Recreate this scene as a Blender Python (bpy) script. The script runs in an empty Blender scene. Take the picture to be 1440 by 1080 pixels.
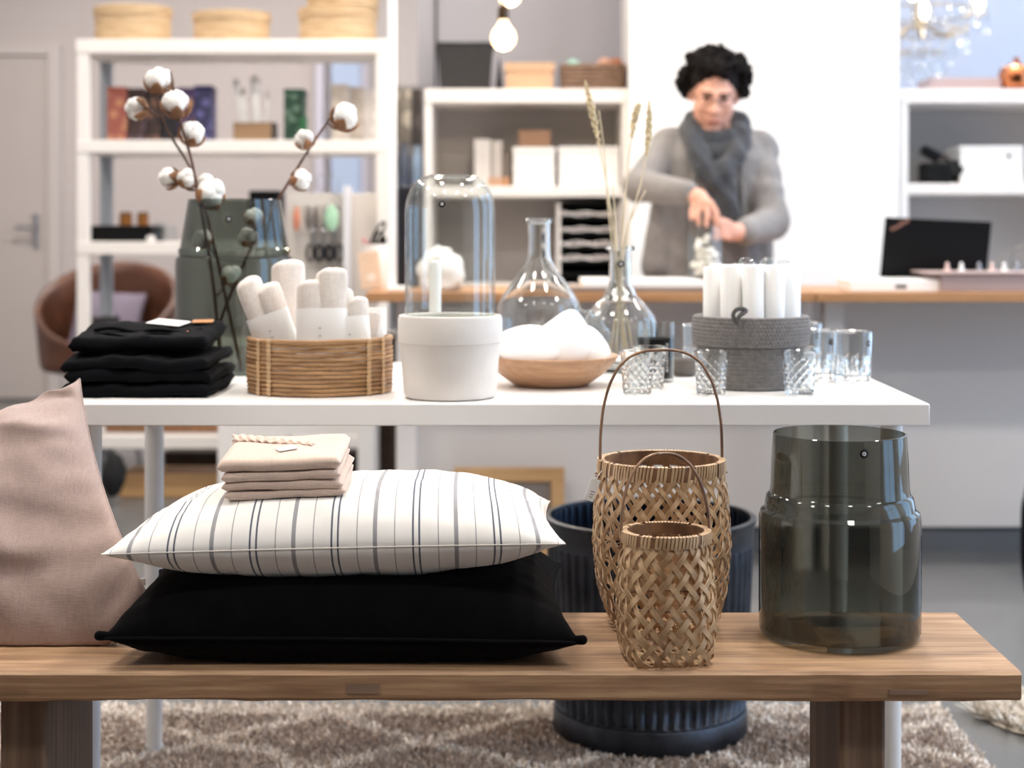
import bpy, bmesh, math, random
import numpy as np
from mathutils import Vector, Matrix, noise
random.seed(7)
PI = math.pi
scene = bpy.context.scene
col = scene.collection

# ------------------------------------------------------------------ camera, world, lights, exposure
F, H, CX, CY = 2250.0, 1.01, 740.0, 321.0          # focal length (px of a 1440 frame), eye height, vanishing point
cam_d = bpy.data.cameras.new('camera')
cam = bpy.data.objects.new('camera', cam_d); col.objects.link(cam)
cam.location = (0, 0, H); cam.rotation_euler = (PI/2, 0, 0)
cam_d.sensor_width = 36; cam_d.lens = F/1440*36
cam_d.shift_x = -(CX-720)/1440; cam_d.shift_y = -(540-CY)/1440
cam_d.clip_start = .05; cam_d.clip_end = 100
cam_d.dof.use_dof = True; cam_d.dof.focus_distance = 2.16; cam_d.dof.aperture_fstop = 3.7
scene.camera = cam
scene.view_settings.view_transform = 'Standard'
scene.view_settings.look = 'None'
scene.view_settings.gamma = 1.0
scene.view_settings.use_curve_mapping = False
scene.view_settings.exposure = 0.0
scene.cycles.transparent_max_bounces = 40
scene.cycles.max_bounces = 14
scene.cycles.use_denoising = True

world = bpy.data.worlds.new('daylight'); scene.world = world
world.use_nodes = True
bgn = world.node_tree.nodes['Background']
bgn.inputs[0].default_value = (.44, .68, 1.0, 1); bgn.inputs[1].default_value = 4.8

WIN = [(0.9, 2.2), (2.9, 4.2), (4.9, 6.2), (6.9, 8.2)]   # window openings (y range) in the right wall
WX, WZ0, WZ1, CEIL = 3.3, .35, 2.85, 3.3
for y0, y1 in WIN:
    ld = bpy.data.lights.new('window_portal', 'AREA'); ld.shape = 'RECTANGLE'
    ld.size = y1-y0; ld.size_y = WZ1-WZ0; ld.cycles.is_portal = True
    lo = bpy.data.objects.new('window_portal', ld); col.objects.link(lo)
    lo.location = (WX+.02, (y0+y1)/2, (WZ0+WZ1)/2)
    lo.rotation_euler = (PI/2, 0, PI/2)
SPOTS = [(x, y) for y in (.6, 2.3, 4.0, 5.35, 7.6) for x in (-2.2, -.7, .8, 2.2)]
LAMP_W = 26.0
ROW = {.6: .45, 2.3: .80, 4.0: .85, 5.35: .62, 7.6: 1.75}
for x, y in SPOTS:
    ld = bpy.data.lights.new('ceiling_lamp_light', 'AREA'); ld.shape = 'DISK'; ld.size = .30
    ld.energy = LAMP_W*ROW[y]*(.22 if y > 7 and x > 0 else 1); ld.color = (1, .935, .865)
    lo = bpy.data.objects.new('ceiling_lamp_light', ld); col.objects.link(lo)
    lo.location = (x, y, CEIL-.135)

# ------------------------------------------------------------------ helpers
def PX(px, py, d): return Vector(((px-CX)*d/F, d, H-(py-CY)*d/F))
def XX(px, d): return (px-CX)*d/F
def ZZ(py, d): return H-(py-CY)*d/F
def lin(c):
    return tuple((x/255/12.92 if x/255 <= .04045 else ((x/255+.055)/1.055)**2.4) for x in c[:3])
MATS = {}
def nodes_of(name):
    m = bpy.data.materials.new(name); m.use_nodes = True
    nt = m.node_tree; b = nt.nodes['Principled BSDF']
    return m, nt, b
def mat(name, c, rough=.6, metal=0, var=0, vs=20, bump=0, bs=150, spec=.5, stretch=(1, 1, 1), sheen=0, coat=0, emit=0, trans=0, ior=1.45, c2=None, sss=0):
    """plain procedural material: noise mottled colour and fine relief"""
    if name in MATS: return MATS[name]
    m, nt, b = nodes_of(name)
    L = lin(c)
    b.inputs['Base Color'].default_value = (*L, 1)
    b.inputs['Roughness'].default_value = rough; b.inputs['Metallic'].default_value = metal
    b.inputs['Specular IOR Level'].default_value = spec; b.inputs['IOR'].default_value = ior
    b.inputs['Sheen Weight'].default_value = sheen; b.inputs['Coat Weight'].default_value = coat
    b.inputs['Transmission Weight'].default_value = trans
    if sss:
        b.inputs['Subsurface Weight'].default_value = sss; b.inputs['Subsurface Radius'].default_value = (.02, .012, .008)
    if emit:
        b.inputs['Emission Color'].default_value = (*L, 1); b.inputs['Emission Strength'].default_value = emit
    if var or bump or c2:
        tc = nt.nodes.new('ShaderNodeTexCoord'); mp = nt.nodes.new('ShaderNodeMapping'); mp.inputs['Scale'].default_value = stretch
        nt.links.new(tc.outputs['Object'], mp.inputs['Vector'])
    if var or c2:
        n = nt.nodes.new('ShaderNodeTexNoise'); n.inputs['Scale'].default_value = vs; n.inputs['Detail'].default_value = 4
        nt.links.new(mp.outputs[0], n.inputs['Vector'])
        r = nt.nodes.new('ShaderNodeValToRGB')
        lo = lin(c2) if c2 else tuple(x*(1-var) for x in L); hi = L if c2 else tuple(min(1, x*(1+var)) for x in L)
        r.color_ramp.elements[0].position = .34; r.color_ramp.elements[0].color = (*lo, 1)
        r.color_ramp.elements[1].position = .66; r.color_ramp.elements[1].color = (*hi, 1)
        nt.links.new(n.outputs['Fac'], r.inputs[0]); nt.links.new(r.outputs[0], b.inputs['Base Color'])
    if bump:
        n2 = nt.nodes.new('ShaderNodeTexNoise'); n2.inputs['Scale'].default_value = bs; n2.inputs['Detail'].default_value = 3
        nt.links.new(mp.outputs[0], n2.inputs['Vector'])
        bp = nt.nodes.new('ShaderNodeBump'); bp.inputs['Strength'].default_value = bump; bp.inputs['Distance'].default_value = .003
        nt.links.new(n2.outputs['Fac'], bp.inputs['Height']); nt.links.new(bp.outputs[0], b.inputs['Normal'])
    MATS[name] = m
    return m
def wood(name, dark, mid, light, axis='X', scale=6, rough=.55, bump=.25):
    m, nt, b = nodes_of(name)
    tc = nt.nodes.new('ShaderNodeTexCoord'); mp = nt.nodes.new('ShaderNodeMapping')
    mp.inputs['Scale'].default_value = {'X': (.09, 1, 1), 'Y': (1, .09, 1), 'Z': (1, 1, .09)}[axis]
    n = nt.nodes.new('ShaderNodeTexNoise'); n.inputs['Scale'].default_value = scale*4; n.inputs['Detail'].default_value = 8; n.inputs['Roughness'].default_value = .62; n.inputs['Distortion'].default_value = .6
    n2 = nt.nodes.new('ShaderNodeTexNoise'); n2.inputs['Scale'].default_value = scale*22; n2.inputs['Detail'].default_value = 5
    mp2 = nt.nodes.new('ShaderNodeMapping'); mp2.inputs['Scale'].default_value = {'X': (.03, 1, 1), 'Y': (1, .03, 1), 'Z': (1, 1, .03)}[axis]
    r = nt.nodes.new('ShaderNodeValToRGB'); e = r.color_ramp.elements
    e[0].position = .28; e[0].color = (*lin(dark), 1); e[1].position = .72; e[1].color = (*lin(light), 1)
    x = e.new(.5); x.color = (*lin(mid), 1)
    mx = nt.nodes.new('ShaderNodeMath'); mx.operation = 'MULTIPLY_ADD'; mx.inputs[1].default_value = .45; 
    sb = nt.nodes.new('ShaderNodeMath'); sb.operation = 'MULTIPLY_ADD'; sb.inputs[1].default_value = .78; sb.inputs[2].default_value = -.115
    nt.links.new(tc.outputs['Object'], mp.inputs[0]); nt.links.new(tc.outputs['Object'], mp2.inputs[0])
    nt.links.new(mp.outputs[0], n.inputs['Vector']); nt.links.new(mp2.outputs[0], n2.inputs['Vector'])
    nt.links.new(n.outputs['Fac'], sb.inputs[0])
    nt.links.new(n2.outputs['Fac'], mx.inputs[0]); nt.links.new(sb.outputs[0], mx.inputs[2])
    nt.links.new(mx.outputs[0], r.inputs[0]); nt.links.new(r.outputs[0], b.inputs['Base Color'])
    b.inputs['Roughness'].default_value = rough
    bp = nt.nodes.new('ShaderNodeBump'); bp.inputs['Strength'].default_value = bump; bp.inputs['Distance'].default_value = .002
    nt.links.new(mx.outputs[0], bp.inputs['Height']); nt.links.new(bp.outputs[0], b.inputs['Normal'])
    MATS[name] = m
    return m
def thin_glass(name, tint, f0=.045, rough=0.0):
    """thin walled glass: tinted see-through plus mirror reflection that grows towards grazing angles"""
    m = bpy.data.materials.new(name); m.use_nodes = True; nt = m.node_tree; nt.nodes.clear()
    N = nt.nodes.new; Lk = nt.links.new
    out = N('ShaderNodeOutputMaterial'); mix = N('ShaderNodeMixShader'); tr = N('ShaderNodeBsdfTransparent'); gl = N('ShaderNodeBsdfGlossy')
    gl.inputs['Roughness'].default_value = rough
    ge = N('ShaderNodeNewGeometry'); dt = N('ShaderNodeVectorMath'); dt.operation = 'DOT_PRODUCT'
    Lk(ge.outputs['Normal'], dt.inputs[0]); Lk(ge.outputs['Incoming'], dt.inputs[1])
    ab = N('ShaderNodeMath'); ab.operation = 'ABSOLUTE'; Lk(dt.outputs['Value'], ab.inputs[0])
    om = N('ShaderNodeMath'); om.operation = 'SUBTRACT'; om.inputs[0].default_value = 1; Lk(ab.outputs[0], om.inputs[1])
    p5 = N('ShaderNodeMath'); p5.operation = 'POWER'; p5.inputs[1].default_value = 5; Lk(om.outputs[0], p5.inputs[0])
    fr = N('ShaderNodeMath'); fr.operation = 'MULTIPLY_ADD'; fr.inputs[1].default_value = 1-f0; fr.inputs[2].default_value = f0; Lk(p5.outputs[0], fr.inputs[0])
    p2 = N('ShaderNodeMath'); p2.operation = 'POWER'; p2.inputs[1].default_value = 2.2; Lk(om.outputs[0], p2.inputs[0])
    cm = N('ShaderNodeMix'); cm.data_type = 'RGBA'; Lk(p2.outputs[0], cm.inputs[0])
    cm.inputs[6].default_value = (*tint, 1); cm.inputs[7].default_value = (*[t**2.6 for t in tint], 1)
    Lk(cm.outputs[2], tr.inputs[0])
    Lk(fr.outputs[0], mix.inputs[0]); Lk(tr.outputs[0], mix.inputs[1]); Lk(gl.outputs[0], mix.inputs[2]); Lk(mix.outputs[0], out.inputs[0])
    MATS[name] = m
    return m

WOFF = {}
def world_of(o): return WOFF.get(o.name, Vector((0, 0, 0)))
def tag(o, label=None, cat=None, group=None, kind=None):
    if label: o['label'] = label
    if cat: o['category'] = cat
    if group: o['group'] = group
    if kind: o['kind'] = kind
    return o
def thing(name, loc, label, cat, group=None, rz=0, kind=None):
    o = bpy.data.objects.new(name, None); o.empty_display_size = .05
    col.objects.link(o); o.location = loc; o.rotation_euler = (0, 0, rz)
    WOFF[o.name] = Vector(loc)
    return tag(o, label, cat, group, kind)
def link(name, me, m, parent=None, loc=None):
    o = bpy.data.objects.new(name, me); col.objects.link(o)
    if m is not None:
        me.materials.clear(); me.materials.append(m)
    if parent is not None:
        o.parent = parent; WOFF[o.name] = world_of(parent)
    elif loc is not None:
        o.location = loc; WOFF[o.name] = Vector(loc)
    return o
class B:
    def __init__(s): s.v = []; s.f = []
    def add(s, vs, fs):
        k = len(s.v); s.v += [tuple(p) for p in vs]; s.f += [tuple(i+k for i in q) for q in fs]; return s
    def box(s, x0, x1, y0, y1, z0, z1):
        return s.add([(x0, y0, z0), (x1, y0, z0), (x1, y1, z0), (x0, y1, z0), (x0, y0, z1), (x1, y0, z1), (x1, y1, z1), (x0, y1, z1)],
                     [(3, 2, 1, 0), (4, 5, 6, 7), (0, 1, 5, 4), (1, 2, 6, 5), (2, 3, 7, 6), (3, 0, 4, 7)])
    def obox(s, c, size, R=None):
        R = R or Matrix.Identity(3); c = Vector(c)
        vs = [c+R@Vector((sx*size[0]/2, sy*size[1]/2, sz*size[2]/2)) for sx, sy, sz in
              ((-1, -1, -1), (1, -1, -1), (1, 1, -1), (-1, 1, -1), (-1, -1, 1), (1, -1, 1), (1, 1, 1), (-1, 1, 1))]
        return s.add(vs, [(3, 2, 1, 0), (4, 5, 6, 7), (0, 1, 5, 4), (1, 2, 6, 5), (2, 3, 7, 6), (3, 0, 4, 7)])
    def lathe(s, prof, c=(0, 0, 0), n=48, sx=1, sy=1, fn=None, loop=False, R=None, cap=True):
        vs = []; c = Vector(c)
        for j, (r, z) in enumerate(prof):
            for i in range(n):
                a = 2*PI*i/n; rr = r if fn is None else fn(r, z, a, j)
                p = Vector((rr*math.cos(a)*sx, rr*math.sin(a)*sy, z))
                vs.append(c+(R@p if R else p))
        m = len(prof); fs = []
        for j in range(m if loop else m-1):
            for i in range(n):
                a, b_, k, l = j*n+i, j*n+(i+1) % n, ((j+1) % m)*n+(i+1) % n, ((j+1) % m)*n+i
                fs.append((a, b_, k, l))
        if not loop and cap:
            if prof[0][0] > 1e-6: fs.append(tuple(range(n-1, -1, -1)))
            if prof[-1][0] > 1e-6: fs.append(tuple(range((m-1)*n, m*n)))
        return s.add(vs, fs)
    def tube(s, pts, r, n=8, closed=False):
        pts = [Vector(p) for p in pts]; m = len(pts)
        rs = r if hasattr(r, '__len__') else [r]*m
        vs = []; up = None
        for i in range(m):
            a = pts[(i-1) % m] if (closed or i > 0) else pts[0]; b_ = pts[(i+1) % m] if (closed or i < m-1) else pts[-1]
            t = (b_-a); t = t.normalized() if t.length > 1e-9 else Vector((0, 0, 1))
            if up is None: up = t.orthogonal().normalized()
            up = (up-t*up.dot(t)); up = up.normalized() if up.length > 1e-6 else t.orthogonal().normalized()
            w = t.cross(up)
            for k in range(n):
                q = 2*PI*k/n; vs.append(pts[i]+(up*math.cos(q)+w*math.sin(q))*rs[i])
        fs = []
        for i in range(m if closed else m-1):
            j = (i+1) % m
            for k in range(n): fs.append((i*n+k, i*n+(k+1) % n, j*n+(k+1) % n, j*n+k))
        if not closed: fs += [tuple(range(n-1, -1, -1)), tuple(range((m-1)*n, m*n))]
        return s.add(vs, fs)
    def ell(s, c, rx, ry, rz, nu=16, nv=10, R=None, fn=None):
        c = Vector(c); vs = []; fs = []
        def P(a, b_):
            p = Vector((math.cos(a)*math.sin(b_), math.sin(a)*math.sin(b_), math.cos(b_)))
            q = Vector((p.x*rx, p.y*ry, p.z*rz))
            if fn: q = fn(q, p)
            return c+(R@q if R else q)
        vs.append(P(0, 0))
        for j in range(1, nv):
            for i in range(nu): vs.append(P(2*PI*i/nu, PI*j/nv))
        vs.append(P(0, PI)); e = len(vs)-1
        for i in range(nu): fs.append((0, 1+i, 1+(i+1) % nu)); fs.append((e, e-nu+(i+1) % nu, e-nu+i))
        for j in range(nv-2):
            for i in range(nu):
                a = 1+j*nu+i; b_ = 1+j*nu+(i+1) % nu; fs.append((a, a+nu, b_+nu, b_))
        return s.add(vs, fs)
    def caps(s, a, b_, ra, rb, n=14):
        """tapered capsule"""
        a = Vector(a); b_ = Vector(b_); t = (b_-a).normalized(); K = 5
        pts = []; rs = []
        for i in range(K): q = PI/2*(1-i/K); pts.append(a-t*ra*math.sin(q)); rs.append(max(ra*math.cos(q), ra*.03))
        pts.append(a); rs.append(ra); pts.append(b_); rs.append(rb)
        for i in range(1, K+1): q = PI/2*i/K; pts.append(b_+t*rb*math.sin(q)); rs.append(max(rb*math.cos(q), rb*.03))
        return s.tube(pts, rs, n)
    def mesh(s, name='m', smooth=True, sharp=40):
        me = bpy.data.meshes.new(name); me.from_pydata(s.v, [], s.f); me.update()
        if smooth:
            me.shade_smooth()
            if sharp: me.set_sharp_from_angle(angle=math.radians(sharp))
        return me
    def build(s, name, m, parent=None, smooth=True, sharp=40, bevel=0, label=None, cat=None, group=None, kind=None, local=False, seg=2, sub=0):
        loc = None
        if parent is None:
            a = np.array(s.v); lo, hi = a.min(0), a.max(0)
            loc = Vector(((lo[0]+hi[0])/2, (lo[1]+hi[1])/2, lo[2])); off = loc
        else: off = Vector((0, 0, 0)) if local else world_of(parent)
        s.v = [(p[0]-off.x, p[1]-off.y, p[2]-off.z) for p in s.v]
        o = link(name, s.mesh(name, smooth, sharp), m, parent, loc)
        if bevel:
            bv = o.modifiers.new('bevel', 'BEVEL'); bv.width = bevel; bv.segments = seg; bv.limit_method = 'ANGLE'; bv.angle_limit = math.radians(35)
            if not smooth: o.data.shade_smooth(); o.data.set_sharp_from_angle(angle=math.radians(60))
        if sub:
            sd = o.modifiers.new('sub', 'SUBSURF'); sd.levels = sub; sd.render_levels = sub
        return tag(o, label, cat, group, kind)
def dup(root, loc, label=None, group=None, rz=None):
    r = root.copy(); col.objects.link(r); r.location = loc; WOFF[r.name] = Vector(loc)
    if rz is not None: r.rotation_euler = (0, 0, rz)
    if label: r['label'] = label
    if group: r['group'] = group
    for ch in list(root.children):
        c = ch.copy(); col.objects.link(c); c.parent = r
        for g in list(ch.children):
            d = g.copy(); col.objects.link(d); d.parent = c
    return r
def structure(o): o['kind'] = 'structure'; return o
def rot(ax, a): return Matrix.Rotation(a, 3, ax)
def remeshed(b, voxel, smooth_it=4, fac=.5):
    me = b.mesh('tmp', False); o = bpy.data.objects.new('tmp', me); col.objects.link(o)
    r = o.modifiers.new('r', 'REMESH'); r.mode = 'VOXEL'; r.voxel_size = voxel
    if smooth_it:
        s = o.modifiers.new('s', 'SMOOTH'); s.iterations = smooth_it; s.factor = fac
    dg = bpy.context.evaluated_depsgraph_get(); dg.update()
    out = bpy.data.meshes.new_from_object(o.evaluated_get(dg))
    bpy.data.objects.remove(o); bpy.data.meshes.remove(me)
    out.shade_smooth()
    return out
def place_mesh(name, me, m, parent):
    off = world_of(parent); me.transform(Matrix.Translation(-off)); return link(name, me, m, parent)
def text_mesh(body, size, extrude=.0002):
    cu = bpy.data.curves.new('t', 'FONT'); cu.body = body; cu.size = size; cu.extrude = extrude; cu.align_x = 'CENTER'; cu.align_y = 'CENTER'
    o = bpy.data.objects.new('t', cu); col.objects.link(o)
    dg = bpy.context.evaluated_depsgraph_get(); dg.update()
    me = bpy.data.meshes.new_from_object(o.evaluated_get(dg)); bpy.data.objects.remove(o)
    return me
def smooth_path(pts, n=6):
    pts = [Vector(p) for p in pts]; out = []
    for i in range(len(pts)-1):
        p0 = pts[max(i-1, 0)]; p1 = pts[i]; p2 = pts[i+1]; p3 = pts[min(i+2, len(pts)-1)]
        for k in range(n):
            t = k/n
            out.append(.5*((2*p1)+(p2-p0)*t+(2*p0-5*p1+4*p2-p3)*t*t+(3*p1-p0-3*p2+p3)*t**3))
    out.append(pts[-1]); return out
def interp(t, tab):
    for (a, x), (b_, y) in zip(tab, tab[1:]):
        if t <= b_:
            k = (t-a)/(b_-a); k = k*k*(3-2*k) if False else k
            return x+(y-x)*k
    return tab[-1][1]
def nz(x, y, z=0.0): return noise.noise(Vector((x, y, z)))

# ------------------------------------------------------------------ shared materials
white_paint = mat('white_paint', (238, 233, 228), .5, var=.02, vs=3)
white_lam = mat('white_laminate', (243, 240, 237), .38, var=.015, vs=5)
white_metal = mat('white_metal', (236, 236, 236), .35, var=.02, vs=6)
paper = mat('white_paper', (245, 243, 240), .8, var=.03, vs=30)
black_ink = mat('black_ink', (12, 12, 13), .5, var=.1, vs=40)
white_ink = mat('white_ink', (240, 240, 240), .5, var=.02, vs=40)
smoke = thin_glass('smoked_glass', (.61, .615, .58), .05)
clear = thin_glass('clear_glass', (.975, .985, .98), .05)
def solid_glass(name, c, rough=0.0):
    m, nt, b = nodes_of(name)
    b.inputs['Base Color'].default_value = (*c, 1); b.inputs['Roughness'].default_value = rough
    b.inputs['Transmission Weight'].default_value = 1; b.inputs['IOR'].default_value = 1.46
    return m
cut_glass = solid_glass('cut_glass', (.97, .985, .98))
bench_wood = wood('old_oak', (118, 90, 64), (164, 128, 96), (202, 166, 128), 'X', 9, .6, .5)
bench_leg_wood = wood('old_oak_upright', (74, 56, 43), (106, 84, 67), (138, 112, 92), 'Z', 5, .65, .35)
counter_wood = wood('oiled_beech', (150, 104, 66), (178, 130, 88), (198, 152, 108), 'X', 7, .45, .15)
pale_wood = wood('pale_pine', (186, 140, 92), (206, 162, 112), (222, 182, 134), 'X', 7, .5, .15)
# ------------------------------------------------------------------ the room
RX0, RX1, RY0, RY1 = -4.2, WX, -2.6, 9.45
wall_m = mat('wall_plaster', (196, 187, 185), .85, var=.02, vs=1.5, bump=.05, bs=90)
wall_white = mat('wall_white', (246, 244, 242), .8, var=.01, vs=1.5, bump=.04, bs=90)
floor_m = mat('polished_concrete', (108, 108, 108), .3, var=.08, vs=2.2, bump=.03, bs=40)
ceil_m = mat('ceiling_white', (240, 238, 235), .85, var=.01, vs=2)
structure(B().box(RX0-.2, RX1+.4, RY0-.2, RY1+.2, -.12, 0).build('floor', floor_m, smooth=False))
structure(B().box(RX0-.2, RX1+.4, RY0-.2, RY1+.2, CEIL, CEIL+.15).build('ceiling', ceil_m, smooth=False))
structure(B().box(RX0-.2, RX0, RY0, RY1, 0, CEIL).build('wall_left', wall_m, smooth=False))
structure(B().box(RX0-.2, RX1+.4, RY0-.2, RY0, 0, CEIL).build('wall_front', mat('dark_wall', (96, 92, 90), .85, var=.02, vs=2), smooth=False))
structure(B().box(RX0-.2, RX1+.4, RY1, RY1+.2, 0, CEIL).build('wall_back', wall_m, smooth=False))
wr = B(); ys = [RY0]+[v for w in WIN for v in w]+[RY1]
for i in range(0, len(ys), 2): wr.box(WX, WX+.3, ys[i], ys[i+1], 0, CEIL)
for y0, y1 in WIN: wr.box(WX, WX+.3, y0, y1, 0, WZ0); wr.box(WX, WX+.3, y0, y1, WZ1, CEIL)
structure(wr.build('wall_right', wall_white, smooth=False))
for k, (y0, y1) in enumerate(WIN):
    w = B()
    w.box(WX+.05, WX+.12, y0, y0+.05, WZ0, WZ1).box(WX+.05, WX+.12, y1-.05, y1, WZ0, WZ1)
    w.box(WX+.05, WX+.12, y0+.05, y1-.05, WZ0, WZ0+.05).box(WX+.05, WX+.12, y0+.05, y1-.05, WZ1-.05, WZ1)
    w.box(WX+.06, WX+.11, (y0+y1)/2-.02, (y0+y1)/2+.02, WZ0+.05, WZ1-.05)
    w.box(WX+.06, WX+.11, y0+.05, (y0+y1)/2-.02, 1.95, 1.99).box(WX+.06, WX+.11, (y0+y1)/2+.02, y1-.05, 1.95, 1.99)
    structure(w.build('window_%d' % (k+1), white_paint, smooth=False, bevel=.004))
sk = B().box(RX0, RX1, RY1-.018, RY1, 0, .035); structure(sk.build('baseboard_back', mat('grey_skirting', (96, 92, 90), .5, var=.05, vs=8), smooth=False))
# door in the far wall
dX0, dX1 = XX(-20, 9.4), XX(68, 9.4)
door_m = mat('door_paint', (190, 181, 177), .5, var=.015, vs=3)
dr = thing('door_1', (XX(24, 9.4), 9.38, 0), None, None, kind='structure')
B().box(dX0-.35, dX1, 9.375, 9.415, .01, ZZ(80, 9.4)).build('door_leaf', door_m, dr, smooth=False, bevel=.004)
fr = B(); zt = ZZ(80, 9.4)
fr.box(dX1+.004, dX1+.075, 9.36, 9.449, 0, zt+.075).box(dX0-.35, dX1+.004, 9.36, 9.449, zt+.006, zt+.075)
fr.build('door_frame', mat('door_frame_paint', (200, 192, 189), .5, var=.015, vs=3), dr, smooth=False, bevel=.005)
hn = B(); hp = PX(50, 322, 9.36)
hn.obox((hp.x, 9.368, hp.z-.01), (.035, .012, .20)).tube([(hp.x, 9.36, hp.z+.01), (hp.x, 9.31, hp.z+.01), (hp.x-.105, 9.305, hp.z+.01)], .010, 10)
hn.build('door_handle', mat('brushed_steel', (170, 172, 178), .35, 1, var=.05, vs=30), dr, bevel=.003)
# door further along the far wall; its leaf colour stands in for blue daylight
d2 = thing('door_2', (XX(488, 9.4), 9.38, 0), None, None, kind='structure')
B().box(XX(466, 9.4), XX(508, 9.4), 9.375, 9.415, .01, ZZ(66, 9.4)).build('door_leaf', mat('blue_daylight_tint', (178, 194, 222), .5, var=.03, vs=2), d2, smooth=False, bevel=.004)
f2 = B(); zt2 = ZZ(64, 9.4)
f2.box(XX(444, 9.4), XX(456, 9.4), 9.36, 9.449, 0, zt2).box(XX(510, 9.4), XX(516, 9.4), 9.36, 9.449, 0, zt2).box(XX(444, 9.4), XX(516, 9.4), 9.36, 9.449, zt2+.004, zt2+.08)
f2.build('door_frame', mat('lilac_paint', (206, 203, 216), .5, var=.02, vs=2), d2, smooth=False, bevel=.004)
# white pier between the two shelf units
structure(B().box(XX(886, 5.95), XX(1264, 5.95), 5.95, 6.45, 0, CEIL).build('wall_pier', wall_white, smooth=False))
# wall behind the middle shelf, cool grey light put into its plaster colour
structure(B().box(XX(590, 6.6), XX(886, 5.95)-.002, 6.5, 6.62, 0, CEIL).build('wall_middle', mat('plaster_cool_light', (166, 164, 170), .85, var=.02, vs=1.5, bump=.05, bs=90), smooth=False))
structure(B().box(XX(1264, 5.95)+.002, RX1, 7.9, 8.02, 0, CEIL).build('wall_alcove', mat('plaster_blue_light', (196, 200, 214), .85, var=.02, vs=1.5, bump=.05, bs=90), smooth=False))  # blue daylight from the right is put into this wall's colour
# ceiling lamps
lamp_shell = mat('lamp_white', (235, 235, 233), .4, var=.01, vs=10)
lamp0 = None
lab_y = {.6: 'above the bench front', 2.3: 'above the bench', 4.0: 'between table and counter', 5.35: 'above the counter', 7.6: 'at the back of the room'}
lab_x = {-2.2: 'far left', -.7: 'centre left', .8: 'centre right', 2.2: 'far right'}
for x, y in SPOTS:
    L = 'round white ceiling lamp %s, %s of its row' % (lab_y[y], lab_x[x])
    if lamp0 is None:
        lamp0 = thing('ceiling_lamp', (x, y, CEIL-.12), L, 'lamp', 'round ceiling lamps')
        B().lathe([(.17, 0), (.185, .02), (.185, .115), (.17, .12), (0.0, .12), (0, .03), (.16, .03), (.165, 0)][:4]+[(.10, .12)], (x, y, CEIL-.12), 32).build('housing', lamp_shell, lamp0)
        B().lathe([(0, -.006), (.15, -.006), (.16, -.001)], (x, y, CEIL-.12), 32).build('diffuser', mat('lamp_diffuser', (255, 244, 226), .5, emit=6, var=.01), lamp0)
    else: dup(lamp0, (x, y, CEIL-.12), L)

# ------------------------------------------------------------------ rug
rug = thing('rug', (-.3, 2.5, 0), 'brown shaggy rug with cream diamond lines and a cream fringe under the bench', 'rug')
RGX0, RGX1, RGY0, RGY1 = -1.55, .868, 1.25, 3.30
B().box(RGX0, RGX1, RGY0, RGY1, .001, .009).build('backing', mat('rug_backing', (120, 104, 92), .95, var=.2, vs=60), rug, smooth=False)
def tufts(xy, colr, hmin, hmax, w, lean, seed, z0=.008):
    rg = np.random.default_rng(seed); n = len(xy)
    a = rg.uniform(0, 2*PI, n); hh = rg.uniform(hmin, hmax, n); ln = rg.uniform(0, lean, n); la = rg.uniform(0, 2*PI, n)
    dx, dy = np.cos(a)*w/2, np.sin(a)*w/2; z = np.zeros(n)+z0
    tx, ty = xy[:, 0]+np.cos(la)*ln, xy[:, 1]+np.sin(la)*ln
    V = np.stack([np.stack([xy[:, 0]-dx, xy[:, 1]-dy, z], 1), np.stack([xy[:, 0]+dx, xy[:, 1]+dy, z], 1),
                  np.stack([tx+dx*.7, ty+dy*.7, z+hh], 1), np.stack([tx-dx*.7, ty-dy*.7, z+hh], 1)], 1).reshape(-1, 3)
    C = np.repeat(colr, 4, 0)
    Fq = np.arange(n*4).reshape(-1, 4)
    return V, Fq, C
def tuft_object(name, V, Fq, C, m, parent):
    off = np.array(world_of(parent)); me = bpy.data.meshes.new(name)
    me.from_pydata((V-off).tolist(), [], Fq.tolist()); me.update()
    at = me.color_attributes.new('fibre', 'FLOAT_COLOR', 'POINT'); at.data.foreach_set('color', np.concatenate([C, np.ones((len(C), 1))], 1).ravel().astype(np.float32))
    o = link(name, me, m, parent); o['kind'] = 'stuff'; return o
pile_m, nt_, b_ = nodes_of('wool_pile')
an = nt_.nodes.new('ShaderNodeAttribute'); an.attribute_name = 'fibre'; nt_.links.new(an.outputs['Color'], b_.inputs['Base Color'])
b_.inputs['Roughness'].default_value = .95; b_.inputs['Sheen Weight'].default_value = .3
rg = np.random.default_rng(3)
gx, gy = np.meshgrid(np.arange(RGX0+.01, RGX1-.006, .0062), np.arange(2.2, RGY1-.004, .0062))
xy = np.stack([gx.ravel(), gy.ravel()], 1)+rg.normal(0, .003, (gx.size, 2))
wob = np.array([nz(p[0]*7, p[1]*7)*.03 for p in xy])
u = (xy[:, 0]+.187+wob)/.432; v = (xy[:, 1]-3.11+wob)/.354
ln1 = np.abs((u+v)-np.round(u+v)); ln2 = np.abs((u-v)-np.round(u-v))
cream = (np.minimum(ln1, ln2) < .072) | (xy[:, 0] > RGX1-.035+wob*.3) | (xy[:, 1] > RGY1-.03+wob*.3)
brown, cr = np.array(lin((196, 180, 168))), np.array(lin((244, 234, 224)))
cc = np.where(cream[:, None], cr, brown)*rg.uniform(.7, 1.2, (len(xy), 1))
tuft_object('pile', *tufts(xy, cc, .006, .013, .0068, .011, 5), pile_m, rug)
n = 5200; xyf = np.stack([rg.uniform(RGX0, RGX1, n), RGY1+rg.uniform(-.004, .05, n)], 1)
tuft_object('fringe', *tufts(xyf, np.tile(cr, (n, 1))*rg.uniform(.75, 1.1, (n, 1)), .008, .02, .008, .02, 6, .001), pile_m, rug)
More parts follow.
